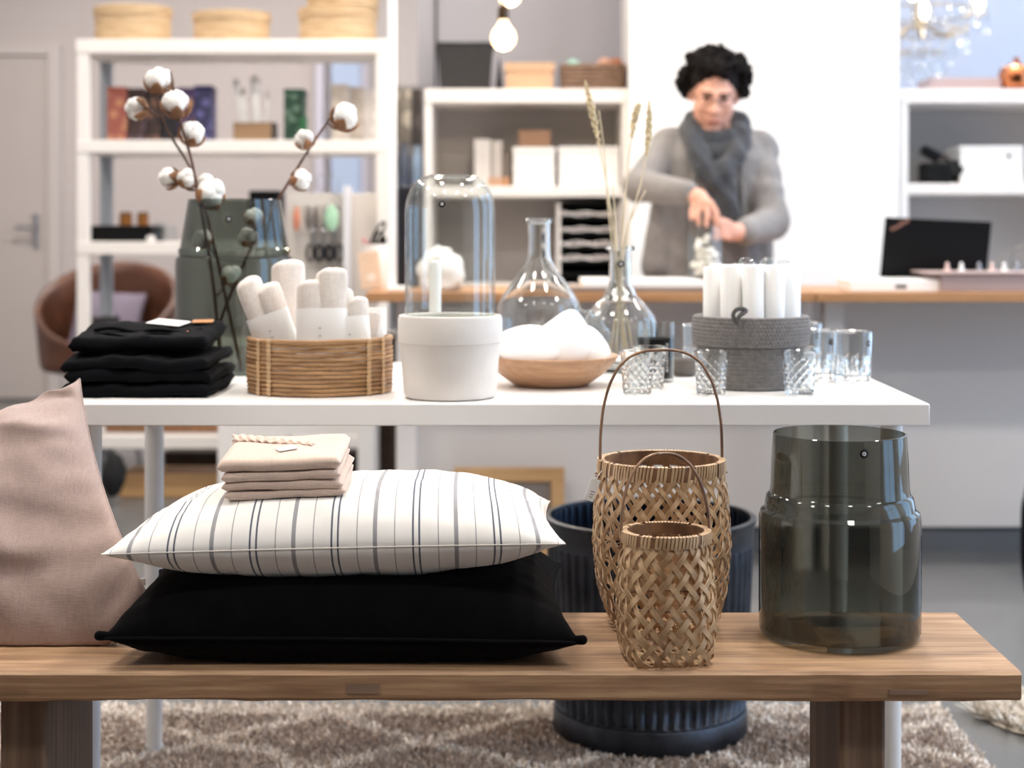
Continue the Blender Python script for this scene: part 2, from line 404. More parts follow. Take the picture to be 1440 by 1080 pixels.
sh = thing('sheepskin', (1.12, 3.28, 0), 'cream long-haired sheepskin on the grey floor at the right', 'sheepskin')
def skin_in(x, y): return ((x-1.16)/.22)**2+((y-3.28)/.17)**2 < 1+.15*math.sin(5*math.atan2(y-3.28, x-1.16))
B().lathe([(.0, .001), (.19, .001), (.2, .004), (.19, .008), (0, .01)], (1.16, 3.28, 0), 30, 1.08, .82).build('hide', mat('hide', (224, 212, 196), .9, var=.05), sh)
P_ = [(x, y) for x, y in zip(rg.uniform(.92, 1.4, 9000), rg.uniform(3.08, 3.48, 9000)) if skin_in(x, y)]
tuft_object('fleece', *tufts(np.array(P_), np.tile(np.array(lin((232, 222, 208))), (len(P_), 1))*rg.uniform(.75, 1.1, (len(P_), 1)), .015, .032, .008, .05, 8, .004), pile_m, sh)

# ------------------------------------------------------------------ wooden bench
bench = thing('wooden_bench', (-.1, 2.17, 0), 'rustic brown wooden bench with thick plank top holding cushions and baskets', 'bench')
BZ, BT, BY0, BY1, BX0, BX1 = .45, .037, 2.02, 2.335, -.86, .625
bt = B(); nx, ny = 120, 10
def edge(x, k): return .0022*nz(x*9, k*3.1)+.0012*nz(x*31, k*7.7)
ring = []
for i in range(nx+1):
    x = BX0+(BX1-BX0)*i/nx; row = []
    c = .004
    prof = [(BY0+edge(x, 1), BZ-BT+c), (BY0+edge(x, 1)-.001, BZ-c), (BY0+c+edge(x, 2), BZ)]+[(BY0+(BY1-BY0)*k/6, BZ+.0006*nz(x*5, k)) for k in range(1, 6)]
    prof += [(BY1-c, BZ), (BY1+edge(x, 3), BZ-c), (BY1, BZ-BT+c), (BY1-c, BZ-BT), (BY0+c, BZ-BT+edge(x, 5))]
    ring.append([(x, y, z) for y, z in prof])
m_ = len(ring[0]); vs = [p for r in ring for p in r]; fs = []
for i in range(nx):
    for k in range(m_): fs.append((i*m_+k, (i+1)*m_+k, (i+1)*m_+(k+1) % m_, i*m_+(k+1) % m_))
fs += [tuple(range(m_)), tuple(range(nx*m_+m_-1, nx*m_-1, -1))]
bt.add(vs, fs).build('seat_plank', bench_wood, bench, sharp=30)
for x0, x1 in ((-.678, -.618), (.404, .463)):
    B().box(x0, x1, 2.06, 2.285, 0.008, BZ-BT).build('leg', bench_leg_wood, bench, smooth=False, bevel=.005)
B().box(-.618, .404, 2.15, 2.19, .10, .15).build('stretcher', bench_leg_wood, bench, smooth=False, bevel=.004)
pt = B().box(XX(487, 2.02), XX(534, 2.02), BY0-.0013, BY0+.004, ZZ(975, 2.02), ZZ(961, 2.02)); patch_w = wood('patch_oak', (122, 98, 80), (140, 114, 94), (156, 130, 110), 'X', 9); pt.build('patch', patch_w, bench, smooth=False)
pt = B().box(XX(1250, 2.02), XX(1304, 2.02), BY0-.0013, BY0+.004, ZZ(977, 2.02), ZZ(970, 2.02)); pt.build('patch', patch_w, bench, smooth=False)

# ------------------------------------------------------------------ white table
TZ, TY0, TY1, TX0, TX1, TT = .735, 2.505, 3.28, -.765, .632, .0345
table = thing('white_table', ((TX0+TX1)/2, 2.9, 0), 'white rectangular display table with round metal legs', 'table')
B().box(TX0, TX1, TY0, TY1, TZ-TT, TZ).build('table_top', white_lam, table, smooth=False, bevel=.0018)
for x in (-.713, .598):
    for y in (2.62, 3.067):
        g = B(); g.lathe([(.0, .335), (.0178, .335), (.0178, TZ-TT-.006), (.03, TZ-TT-.006), (.03, TZ-TT)], (x, y, 0), 24)
        lg = g.build('leg', white_metal, table)
        B().lathe([(.0155, .012), (.0158, .334)], (x, y, 0), 24).build('leg_extension', white_metal, lg)
        B().lathe([(.017, .009), (.0175, .014), (.0165, .022)], (x, y, 0), 20).build('foot', mat('white_plastic', (225, 226, 230), .5, var=.01), lg)
# ------------------------------------------------------------------ things on the bench
def cushion(name, TL, TR, BR, BL, Tf, Tb, m, parent, pinch=(.08, .08), n=56, seed=1, wr=.004, ws=9, p=2.2, q=.5, zmin=None, zmax=None, post=None, pipe=None, pipe_m=None, pipe_r=.002, sx0=0, sw=1):
    TL, TR, BR, BL = map(Vector, (TL, TR, BR, BL))
    nrm = ((TR-TL)+(BR-BL)).cross((TL-BL)+(TR-BR)).normalized()
    def base(u, v):
        uu = u*(1-pinch[0]*(1-v*v)*abs(u)**2); vv = v*(1-pinch[1]*(1-u*u)*abs(v)**2)
        a, b_ = (uu+1)/2, (vv+1)/2
        return (BL*(1-a)+BR*a)*(1-b_)+(TL*(1-a)+TR*a)*b_
    def pt(u, v, s):
        h = max(0, (1-abs(u)**p)*(1-abs(v)**p))**q
        P = base(u, v)
        w = wr*h**.3*(nz(u*ws+seed, v*ws*.6, s*3.0)+.5*nz(u*ws*2.3, v*ws*2.0+seed, s*5.0)) if abs(u) < .999 and abs(v) < .999 else 0
        # puckers running in from the seam
        pk = wr*.9*math.sin(u*31+seed)*max(0, abs(v)-.72)*(1-abs(v))*12+wr*.9*math.sin(v*27+seed)*max(0, abs(u)-.72)*(1-abs(u))*12
        P = P+nrm*((Tf if s > 0 else -Tb)*h+w*s+pk*s)
        if zmin is not None and P.z < zmin: P.z = zmin+.0015*nz(u*5, v*5)*0
        if zmax is not None and P.z > zmax: P.z = zmax+(P.z-zmax)*.12
        if post: P = post(P, u, v, s)
        return P
    b = B(); N = n+1; idx = {}; su = []
    def pr(i):
        t = -1+2*i/n; return math.copysign(1-(1-abs(t))**1.35, t)
    for s in (1, -1):
        for j in range(N):
            for i in range(N):
                bd = i in (0, n) or j in (0, n)
                if s < 0 and bd: idx[(s, i, j)] = idx[(1, i, j)]; continue
                idx[(s, i, j)] = len(b.v); b.v.append(tuple(pt(pr(i), pr(j), s))); su.append(sx0+(pr(i)+1)/2*sw)
        for j in range(n):
            for i in range(n):
                f_ = (idx[(s, i, j)], idx[(s, i+1, j)], idx[(s, i+1, j+1)], idx[(s, i, j+1)])
                b.f.append(f_ if s > 0 else f_[::-1])
    o = b.build(name, m, parent, sharp=0)
    at = o.data.attributes.new('su', 'FLOAT', 'POINT'); at.data.foreach_set('value', su)
    if pipe:
        bord = [pt(pr(i), -1, 1) for i in range(n)]+[pt(1, pr(j), 1) for j in range(n)]+[pt(pr(i), 1, 1) for i in range(n, 0, -1)]+[pt(-1, pr(j), 1) for j in range(n, 0, -1)]
        B().tube(bord, pipe_r, 6, True).build(pipe, pipe_m or m, o)
    return o
def cloth(name, c, weave=900, rough=.9, var=.08, vs=6, bump=.3, sheen=.3, c2=None, st=(1, 1, 1)):
    """woven cloth: two crossed fine waves for the threads, slow noise for colour"""
    m, nt, b = nodes_of(name); N = nt.nodes.new; Lk = nt.links.new
    tc = N('ShaderNodeTexCoord'); L = lin(c)
    n = N('ShaderNodeTexNoise'); n.inputs['Scale'].default_value = vs; n.inputs['Detail'].default_value = 5
    mp = N('ShaderNodeMapping'); mp.inputs['Scale'].default_value = st; Lk(tc.outputs['Object'], mp.inputs[0]); Lk(mp.outputs[0], n.inputs['Vector'])
    n2 = N('ShaderNodeTexNoise'); n2.inputs['Scale'].default_value = weave*.35; mp2 = N('ShaderNodeMapping'); mp2.inputs['Scale'].default_value = (.12, 1, 1)
    n3 = N('ShaderNodeTexNoise'); n3.inputs['Scale'].default_value = weave*.35; mp3 = N('ShaderNodeMapping'); mp3.inputs['Scale'].default_value = (1, .12, .12)
    for k, (a, d) in enumerate(((mp2, n2), (mp3, n3))): Lk(tc.outputs['Object'], a.inputs[0]); Lk(a.outputs[0], d.inputs['Vector'])
    ad = N('ShaderNodeMath'); ad.operation = 'ADD'; Lk(n2.outputs['Fac'], ad.inputs[0]); Lk(n3.outputs['Fac'], ad.inputs[1])
    r = N('ShaderNodeValToRGB'); lo = lin(c2) if c2 else tuple(x*(1-var) for x in L)
    r.color_ramp.elements[0].position = .35; r.color_ramp.elements[0].color = (*lo, 1); r.color_ramp.elements[1].position = .65; r.color_ramp.elements[1].color = (*[min(1, x*(1+var)) for x in L], 1)
    Lk(n.outputs['Fac'], r.inputs[0])
    mm = N('ShaderNodeMapRange'); mm.inputs[1].default_value = .7; mm.inputs[2].default_value = 1.3; mm.inputs[3].default_value = 1-var*2; mm.inputs[4].default_value = 1+var*1.2; Lk(ad.outputs[0], mm.inputs[0])
    mu = N('ShaderNodeVectorMath'); mu.operation = 'SCALE'; Lk(r.outputs[0], mu.inputs[0]); Lk(mm.outputs[0], mu.inputs['Scale'])
    Lk(mu.outputs[0], b.inputs['Base Color'])
    bp = N('ShaderNodeBump'); bp.inputs['Strength'].default_value = bump; bp.inputs['Distance'].default_value = .0012; Lk(ad.outputs[0], bp.inputs['Height']); Lk(bp.outputs[0], b.inputs['Normal'])
    b.inputs['Specular IOR Level'].default_value = .15; b.inputs['Roughness'].default_value = rough; b.inputs['Sheen Weight'].default_value = sheen; b.inputs['Sheen Roughness'].default_value = .5
    return m
linen = cloth('dusty_pink_linen', (170, 148, 140), 1500, var=.055, vs=14, bump=.3, st=(.4, .4, 2.2))
velvet = mat('black_velvet', (11, 10, 11), .95, var=.2, vs=25, spec=.08, sheen=.02, bump=.1, bs=500)
blush = cloth('blush_cotton', (216, 192, 176), 1200, var=.04, vs=20, bump=.25)

# striped cotton
stripe, nt, b_ = nodes_of('striped_cotton'); N = nt.nodes.new; Lk = nt.links.new
at = N('ShaderNodeAttribute'); at.attribute_name = 'su'
def mth(op, a, bb=None, cc=None):
    x = N('ShaderNodeMath'); x.operation = op
    for k, q in enumerate((a, bb, cc)):
        if q is None: continue
        if isinstance(q, (int, float)): x.inputs[k].default_value = q
        else: Lk(q, x.inputs[k])
    return x.outputs[0]
ph = mth('FRACT', mth('ADD', mth('DIVIDE', mth('SUBTRACT', at.outputs['Fac'], XX(180, 2.03)), .1042), 10.15))
colr = None
prev = (*lin((238, 234, 228)), 1)
for cpos, hw, cs in ((.15, .026, (150, 148, 150)), (.392, .006, (150, 147, 148)), (.617, .0115, (84, 88, 102)), (.695, .0115, (84, 88, 102)), (.929, .006, (150, 147, 148))):
    k = mth('LESS_THAN', mth('ABSOLUTE', mth('SUBTRACT', ph, cpos)), hw)
    mx = N('ShaderNodeMix'); mx.data_type = 'RGBA'; Lk(k, mx.inputs[0])
    if colr is None: mx.inputs[6].default_value = prev
    else: Lk(colr, mx.inputs[6])
    mx.inputs[7].default_value = (*lin(cs), 1); colr = mx.outputs[2]
Lk(colr, b_.inputs['Base Color']); b_.inputs['Roughness'].default_value = .85; b_.inputs['Sheen Weight'].default_value = .15
tc = N('ShaderNodeTexCoord'); nn = N('ShaderNodeTexNoise'); nn.inputs['Scale'].default_value = 420; Lk(tc.outputs['Object'], nn.inputs['Vector'])
bp = N('ShaderNodeBump'); bp.inputs['Strength'].default_value = .12; bp.inputs['Distance'].default_value = .001; Lk(nn.outputs['Fac'], bp.inputs['Height']); Lk(bp.outputs[0], b_.inputs['Normal'])

# black velvet cushion, lowest
bc = thing('black_cushion', (-.24, 2.2, BZ), 'flat black velvet cushion lying on the bench under the striped pillow', 'cushion')
cb = cushion('cover', (-.54, 2.36, .505), (.05, 2.37, .512), (XX(816, 2.035), 2.03, ZZ(903, 2.035)), (XX(143, 2.035), 2.03, ZZ(897, 2.035)), .095, .07, velvet, bc, (.07, .05), 60, 4, .0035, 6, 2.4, .5, zmin=BZ+.001, zmax=.551,
             pipe='piping', pipe_m=mat('black_piping', (19, 18, 20), .9, var=.1, spec=.1), pipe_r=.0026)
for px, py in ((143, 897), (816, 903)):
    c = PX(px, py, 2.032); (lambda sg: B().caps(c+Vector((-.024*sg, .012, .000)), c+Vector((.003*sg, -.001, .003)), .0035, .0062))(1 if px > 500 else -1).build('corner_ear', velvet, bc)
B().box(XX(197, 2.3), XX(204, 2.3), 2.30, 2.303, ZZ(823, 2.3), ZZ(814, 2.3)).build('care_tag', paper, bc, smooth=False)
# striped pillow
STK = dict(x0=XX(318, 2.12)-.005, x1=XX(480, 2.12)+.006, y0=2.085, y1=2.225)
def stack_plane(x, y): return .6515+(y-2.09)*.13+(x-STK['x0'])*.035
def dent(P, u, v, s):
    if s < 0 and P.z < .5525: P.z = .5525
    if s > 0:
        ex = max(STK['x0']-P.x, P.x-STK['x1'], 0); ey = max(STK['y0']-P.y, P.y-STK['y1'], 0)
        lim = stack_plane(min(max(P.x, STK['x0']), STK['x1']), min(max(P.y, STK['y0']), STK['y1']))+1.3*(ex**1.5*3+ey**1.5*3)
        if P.z > lim: P.z = lim
    if s > 0 and abs(u) < .999 and abs(v) < .999:
        P.z += .0035*math.exp(-((u-.42)/.10)**2)*math.sin(v*9+u*14)*(1-abs(v))
    P.z -= .008*(1-u*u)*0
    return P
sp = thing('striped_pillow', (-.245, 2.2, .552), 'plump white pillow with thin grey and navy stripes on the black cushion', 'pillow')
cushion('cover', (-.53, 2.38, .588), (.035, 2.375, .605), (XX(795, 2.03), 2.03, ZZ(765, 2.03)), (XX(142, 2.03), 2.03, ZZ(780, 2.03)), .0695, .055, stripe, sp, (.05, .05), 80, 2, .003, 5, 2.9, .58, post=dent,
        pipe='seam', pipe_m=mat('white_seam', (212, 205, 197), .8, var=.02), pipe_r=.0009, sx0=XX(142, 2.03), sw=XX(795, 2.03)-XX(142, 2.03))
# folded napkins
def fold(b, w, d, t, c, R=None, seed=0, amp=.002, nx=26, er=.05, freq=18, back_open=False):
    R = R or Matrix.Identity(3); c = Vector(c); rows = []
    K = 6; h = t/2
    for i in range(nx+1):
        x = -w/2+w*i/nx; e = max(0, (abs(2*x/w)-(1-er))/er); th = h*math.sqrt(max(.05, 1-e*e))
        sec = [(d/2*(1-2*k/7), th) for k in range(1, 7)]
        sec = [(d/2-h*.6, th)]+[((d/2-h)*(1-2*k/7), th) for k in range(1, 7)]
        sec += [(-d/2+h-h*math.sin(PI*k/K), th*math.cos(PI*k/K)) for k in range(K+1)]
        sec += [((d/2-h)*(-1+2*k/7), -th) for k in range(1, 7)]+[(d/2-h*.6, -th), (d/2, -th*.5), (d/2, th*.5)]
        row = []
        for k, (y, z) in enumerate(sec):
            a = amp*(nz(x*freq+seed*3.1, y*freq, seed)+.4*nz(x*freq*3, y*freq*3+seed, z*90))
            row.append(c+R@Vector((x+amp*.6*nz(y*40, seed, z*30), y+amp*.8*nz(x*freq*1.4, seed+5, 0), z+a)))
        rows.append(row)
    m = len(rows[0]); vs = [p for r in rows for p in r]; fs = []
    for i in range(nx):
        for k in range(m): fs.append((i*m+k, i*m+(k+1) % m, (i+1)*m+(k+1) % m, (i+1)*m+k))
    fs += [tuple(range(m-1, -1, -1)), tuple(range(nx*m, nx*m+m))]
    return b.add(vs, fs)
Rn = rot('X', math.atan(.13)) @ rot('Y', -.035)
lab = ['lowest', 'second from the bottom', 'third from the bottom', 'topmost']
zacc = .001
for k in range(4):
    t = (.0105, .0115, .0115, .0165)[k]; xo = (.004, .002, -.001, -.003)[k]
    cx = (STK['x0']+STK['x1'])/2+xo; cy = (STK['y0']+STK['y1'])/2
    cz = stack_plane(cx, cy)+zacc+t/2; zacc += t+.0006
    w_ = (.158, .159, .156, .162)[k]
    nap = thing('folded_napkin', (cx, cy, cz-t/2), 'folded blush pink cotton napkin on the striped pillow, %s of the stack' % lab[k], 'napkin', 'folded napkins on the pillow')
    fold(B(), w_, .128, t, (cx, cy, cz), Rn @ rot('Z', (.02, -.02, .01, .0)[k]), 11+k, .0022, er=.035).build('cloth', blush, nap, sharp=0)
    if k == 3:
        C0 = Vector((cx, cy, cz)); vs = []; n1, n2 = 44, 7
        for i in range(n1+1):
            q = i/n1
            for j in range(n2):
                w = j/(n2-1)-.5; px_ = -.079+.115*q; py_ = .052-.045*q**1.4+w*.030*(1-.5*q)
                vs.append(C0+Rn@Vector((px_+.003*math.sin(j*1.3+i*.2), py_, .0088+.0045*(1-abs(w)*1.6)*(1-.6*q)+.0022*math.sin(i*1.35+j*.5)*(1-q*.6))))
        rf = B().add(vs, [(i*n2+j, i*n2+n2+j, i*n2+n2+j+1, i*n2+j+1) for i in range(n1) for j in range(n2-1)]).build('gathered_edge', blush, nap, sharp=0)
        so = rf.modifiers.new('t', 'SOLIDIFY'); so.thickness = .002
        B().obox(Vector((cx, cy, cz))+Rn@Vector((.004, -.018, .0112)), (.026, .016, .0012), Rn @ rot('Z', .5)).build('paper_label', paper, nap, smooth=False)
# dusty pink cushion at the left
def lean(P, u, v, s):
    rr_ = math.sqrt((1-u)**2+(1-v)**2); edge_ = 1-max(abs(u), abs(v))**8
    if s > 0: P.y += edge_*(.030*math.exp(-((rr_-.30)/.13)**2)-.022*math.exp(-((rr_-.58)/.13)**2)+.010*math.exp(-((v+.1+.25*u)/.10)**2)-.009*math.exp(-((v+.34+.2*u)/.10)**2)+.008*math.exp(-((v+.62-.15*u)/.09)**2))
    P.z -= .125*(1-abs(u)**5)*((1-v)/2)**1.6
    if P.z < BZ+.002: P.z = BZ+.002
    return P
pc = thing('linen_cushion', (-.8, 2.25, BZ), 'dusty pink crumpled linen cushion leaning back at the left end of the bench', 'cushion')
cushion('cover', (-1.10, 2.40, .56), (XX(112, 2.42), 2.42, ZZ(533, 2.42)), (XX(204, 2.14), 2.14, ZZ(832, 2.14)), (-.98, 2.13, .50), .115, .06, linen, pc, (.06, .15), 70, 9, .011, 2.6, 2.0, .55, post=lean,
        pipe='seam', pipe_m=linen, pipe_r=.0016)

# ------------------------------------------------------------------ woven bamboo baskets
def bamboo(name, c1, c2): return mat(name, c1, .5, var=.0, vs=35, c2=c2, bump=.12, bs=300, stretch=(1, 1, .5), coat=.1)
bam = bamboo('bamboo_strip', (208, 176, 138), (160, 126, 92)); bam_rim = bamboo('bamboo_rim', (216, 184, 146), (178, 144, 108)); bam_dark = bamboo('bamboo_handle', (150, 112, 80), (96, 66, 46))
def weave_basket(name, loc, rz, hh, prof, nst, w, twist, label, handle, rimh, grp):
    root = thing(name, loc, label, 'basket', grp, rz)
    def surf(u, v):
        r = interp(v, [(a, b_) for a, b_, q in prof]); e = interp(v, [(a, q) for a, b_, q in prof])
        ca, sa = math.cos(u), math.sin(u); k = (abs(ca)**e+abs(sa)**e)**(-1/e)
        return Vector((r*k*ca, r*k*sa, v*hh))
    def frame(u, v):
        p = surf(u, v); a = surf(u+.01, v)-surf(u-.01, v); b_ = surf(u, min(1, v+.01))-surf(u, max(0, v-.01))
        return p, a.cross(b_).normalized()
    D = 2*PI/nst; S = 64; th = .0011; A = .0017
    for fam in (1, -1):
        for i in range(nst):
            b = B(); vs = []; 
            jw = w*random.uniform(.88, 1.08); ju = random.uniform(-.08, .08)*D
            for s in range(S+1):
                v = .012+.985*s/S; u = i*D+ju*math.sin(v*PI)+fam*twist*(v-.5)
                p, n_ = frame(u, v); p2, _ = frame(u+fam*twist*.01, min(.999, v+.01)); p1, _ = frame(u-fam*twist*.01, max(.001, v-.01))
                t = (p2-p1).normalized(); wd = n_.cross(t).normalized()
                other = (u+fam*twist*(v-.5))/D
                o = fam*A*math.cos(PI*(i+other))
                p = p+n_*o
                for a, c_ in ((-1, -1), (1, -1), (1, 1), (-1, 1)): vs.append(p+wd*a*jw/2+n_*c_*th/2)
            fs = []
            for s in range(S):
                for k in range(4): fs.append((s*4+k, s*4+(k+1) % 4, s*4+4+(k+1) % 4, s*4+4+k))
            fs += [(3, 2, 1, 0), (S*4, S*4+1, S*4+2, S*4+3)]
            b.add(vs, fs).build('bamboo_strip', bam, root, local=True, sharp=50)
    # woven bottom
    for ax in (0, 1):
        for q in range(-4, 5):
            b = B(); r0 = prof[0][1]*.92; o = q*r0/4.3; L_ = r0*.98
            if ax == 0: b.box(-L_, L_, o-w*.45, o+w*.45, .0006+.0012*(q % 2), .0018+.0012*(q % 2))
            else: b.box(o-w*.45, o+w*.45, -L_, L_, .0012+.0012*((q+1) % 2), .0024+.0012*((q+1) % 2))
            b.build('bottom_strip', bam, root, local=True, smooth=False)
    # stiffening hoops inside
    b = B(); b.tube([surf(2*PI*k/48, .45)*.97+Vector((0, 0, .45*hh*.03)) for k in range(48)], .0016, 6, True); b.build('inner_hoop', bam_dark, root, local=True)
    # rim: inner and outer hoop bound with split cane
    R_ = prof[-1][1]; zt = hh
    def hoop(r0, r1, z0, z1):
        return B().lathe([(r0, z0), (r1, z0), (r1+.0006, (z0+z1)/2), (r1, z1), (r0, z1)], (0, 0, 0), 72, loop=True)
    hoop(R_-.0045, R_-.0012, zt-rimh, zt).build('inner_rim', bam_dark, root, local=True)
    rm = hoop(R_+.0008, R_+.004, zt-rimh, zt+.001).build('outer_rim', bam_dark, root, local=True)
    wp = B(); nw = int(2*PI*R_/.0046)
    for k in range(nw):
        a0 = 2*PI*k/nw; hw = PI/nw*.74; lean_ = .03
        if random.random() < .04: continue
        ring = []
        for (r, z) in ((R_-.0050, zt-rimh-.001), (R_+.0046, zt-rimh-.001), (R_+.0054, zt-rimh/2), (R_+.0046, zt+.0015), (R_, zt+.0026), (R_-.0048, zt+.0015)):
            aa = a0+lean_*(z-zt)/rimh+random.uniform(-.004, .004)
            ring.append((r, aa, z))
        vs = []
        for r, aa, z in ring: vs += [(r*math.cos(aa-hw), r*math.sin(aa-hw), z), ((r+.0005)*math.cos(aa), (r+.0005)*math.sin(aa), z), (r*math.cos(aa+hw), r*math.sin(aa+hw), z)]
        fs = []
        for i in range(5): fs += [(i*3, i*3+1, i*3+4, i*3+3), (i*3+1, i*3+2, i*3+5, i*3+4)]
        wp.add(vs, fs)
    wp.build('cane_binding', bam_rim, rm, local=True, sharp=60)
    hw_, hz, z0, tilt, e = handle
    pts = []
    for k in range(41):
        a = PI*k/40; x = math.copysign(abs(math.cos(a))**(2/e), math.cos(a))*hw_; z = z0+abs(math.sin(a))**(2/e)*hz
        pts.append(Vector((x, tilt*(z-z0), z)))
    pts = [Vector((hw_, 0, z0-.03))]+pts+[Vector((-hw_, 0, z0-.03))]
    hb = B(); vs = []
    for k, p in enumerate(pts):
        t = (pts[min(k+1, len(pts)-1)]-pts[max(k-1, 0)]).normalized(); n_ = Vector((0, 1, 0)); q = t.cross(n_).normalized()
        wob = .0008*nz(k*.4, 3)
        for a in range(8):
            an_ = 2*PI*a/8; vs.append(p+n_*math.cos(an_)*.0034+q*(math.sin(an_)*.0021+wob))
    m = len(pts); fs = [(i*8+k, i*8+(k+1) % 8, i*8+8+(k+1) % 8, i*8+8+k) for i in range(m-1) for k in range(8)]
    hb.add(vs, fs+[tuple(range(7, -1, -1)), tuple(range((m-1)*8, m*8))]).build('handle', bam_dark, root, local=True)
    for sx in (-1, 1): B().tube([(sx*hw_-.006, -.004, z0-.012), (sx*hw_+.006, -.004, z0-.009), (sx*hw_+.006, .004, z0-.006), (sx*hw_-.006, .004, z0-.009)], .0013, 6, True).build('handle_lashing', bam_dark, root, local=True)
    return root
bg = weave_basket('bamboo_basket', (XX(930, 2.262), 2.262, BZ), .10, .233,
                  [(0, .064, 4.5), (.08, .076, 3.6), (.25, .089, 2.7), (.5, .0955, 2.3), (.75, .0935, 2.1), (1, .0855, 2)], 24, .0066, 1.9,
                  'large woven bamboo basket with tall arched handle behind the smaller basket', (.0875, .165, .223, .0, 2.8), .019, 'bamboo baskets on the bench')
sm = weave_basket('bamboo_basket', (XX(936, 2.085), 2.085, BZ), .22, .166,
                  [(0, .049, 6), (.07, .056, 4.5), (.25, .0615, 3.0), (.5, .0625, 2.5), (.75, .0605, 2.15), (1, .0545, 2)], 18, .0072, 2.0,
                  'small woven bamboo basket with low handle at the front of the bench', (.0585, .107, .158, .12, 2.3), .0125, 'bamboo baskets on the bench')
sm.rotation_euler = (0, 0, .12)
tg = thing('price_tag', PX(834, 705, 2.2), 'white paper price tag hanging on the left of the large bamboo basket', 'tag')
tc_ = PX(833, 689, 2.2); Rt = rot('Y', .35)@rot('Z', .25)
B().obox(tc_, (.014, .0006, .031), Rt).build('card', paper, tg, smooth=False)
B().tube([tc_+Rt@Vector((0, -.0008, .011)), PX(839, 672, 2.19), PX(846, 662, 2.2)], .0004, 5).build('string', mat('cotton_string', (214, 206, 196), .9, var=.05), tg)
mk = B()
for k in range(3): mk.obox(tc_+Rt@Vector((.001, -.0006, -.002-.004*k)), (.006-.001*k, .0003, .0009), Rt)
mk.build('pencil_mark', mat('pencil', (120, 116, 112), .8, var=.05), tg, smooth=False)

# ------------------------------------------------------------------ smoked glass vases
def sticker(parent, c, ang, r, tilt=0):
    """round black sticker on a vessel; c = contact point, ang = azimuth of its outward normal"""
    R = Matrix.Rotation(ang+PI/2, 3, 'Z')@Matrix.Rotation(PI/2+tilt, 3, 'X')
    c = Vector(c)
    o = B().lathe([(0, .0003), (r*.92, .0003), (r, 0)], c, 28, R=R).build('sticker', black_ink, parent)
    mk = B(); mk.tube([c+R@Vector((r*.34*math.cos(a), r*.34*math.sin(a), .0005)) for a in [PI*2*k/18 for k in range(18)]], r*.085, 5, True)
    mk.obox(c+R@Vector((r*.18, -r*.05, .0006)), (r*.16, r*.75, .0004), R)
    mk.build('sticker_mark', white_ink, o)
def vase(name, loc, R, hh, rr, neck_r, neck_z, sh_z, label, m, th=.0032):
    root = thing(name, loc, label, 'vase', 'smoked glass vases')
    o = [(0, .0), (R-.012, 0), (R-.004, .003), (R, .012), (R+.0002, .05), (R, sh_z-.012), (R-.002, sh_z-.004), (R-.007, sh_z), (neck_r+.004, neck_z-.004), (neck_r, neck_z), (neck_r-.0015, neck_z+.01), ((neck_r+rr)/2, (neck_z+hh)/2), (rr, hh-.001), (rr-.001, hh)]
    i_ = [(max(0, r-th), z) for r, z in o[::-1][1:]]
    i_ = [(r, max(z, .009)) for r, z in i_]
    i_[0] = (rr-th+.0006, hh-.001)
    pr_ = o+[(rr-th+.001, hh)]+i_[1:]
    B().lathe(pr_, loc, 96).build('glass_body', m, root, sharp=35)
    return root
vl = Vector((XX(1180.5, 2.2), 2.2, BZ))
v1 = vase('smoked_vase', vl, .1098, .279, .0905, .0955, .197, .176, 'large smoked grey glass vase standing on the right end of the bench', smoke)
a_ = -PI/2+.155; zst = ZZ(638, 2.11); rst = .0935
sticker(v1, (vl.x+rst*math.cos(a_), vl.y+rst*math.sin(a_), zst), a_, .0062)

# ------------------------------------------------------------------ ribbed zinc bucket on the floor
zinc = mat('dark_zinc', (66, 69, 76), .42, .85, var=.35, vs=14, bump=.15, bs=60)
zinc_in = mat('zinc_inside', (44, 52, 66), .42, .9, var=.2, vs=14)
bkx, bky = XX(914, 3.2), 3.2
bk = thing('zinc_bucket', (bkx, bky, .0), 'dark ribbed zinc bucket on the rug between bench and table', 'bucket')
def rib(r, z, a, j): return r+(.0028*math.copysign(abs(math.cos(a*54))**.7, math.cos(a*54)) if .062 < z < .385 else 0)
pr_ = [(.185, .022), (.187, .06), (.189, .066)]+[(.189+.014*k/8, .066+.315*k/8) for k in range(9)]+[(.203, .388)]
B().lathe([(0, .024)]+pr_, (bkx, bky, 0), 432, fn=rib, cap=False).build('ribbed_body', zinc, bk, sharp=0)
B().lathe([(.1865, .012), (.192, .013), (.194, .018), (.193, .056), (.190, .060), (.186, .058)], (bkx, bky, 0), 96, loop=True).build('foot_band', zinc, bk)
B().lathe([(.202, .384), (.206, .386), (.2075, .425), (.211, .430), (.2115, .436), (.207, .4385), (.200, .4375), (.1995, .434), (.1995, .428), (.201, .42)], (bkx, bky, 0), 96, loop=True).build('rim_band', zinc, bk)
def rib2(r, z, a, j): return r-(.0032*math.cos(a*54) if z < .425 and r > .15 else 0)
B().lathe([(.198, .43), (.1985, .424), (.1985, .39), (.197, .38), (.182, .03), (.0, .028)], (bkx, bky, 0), 432, fn=rib2, cap=False).build('inner_wall', zinc_in, bk, sharp=0)
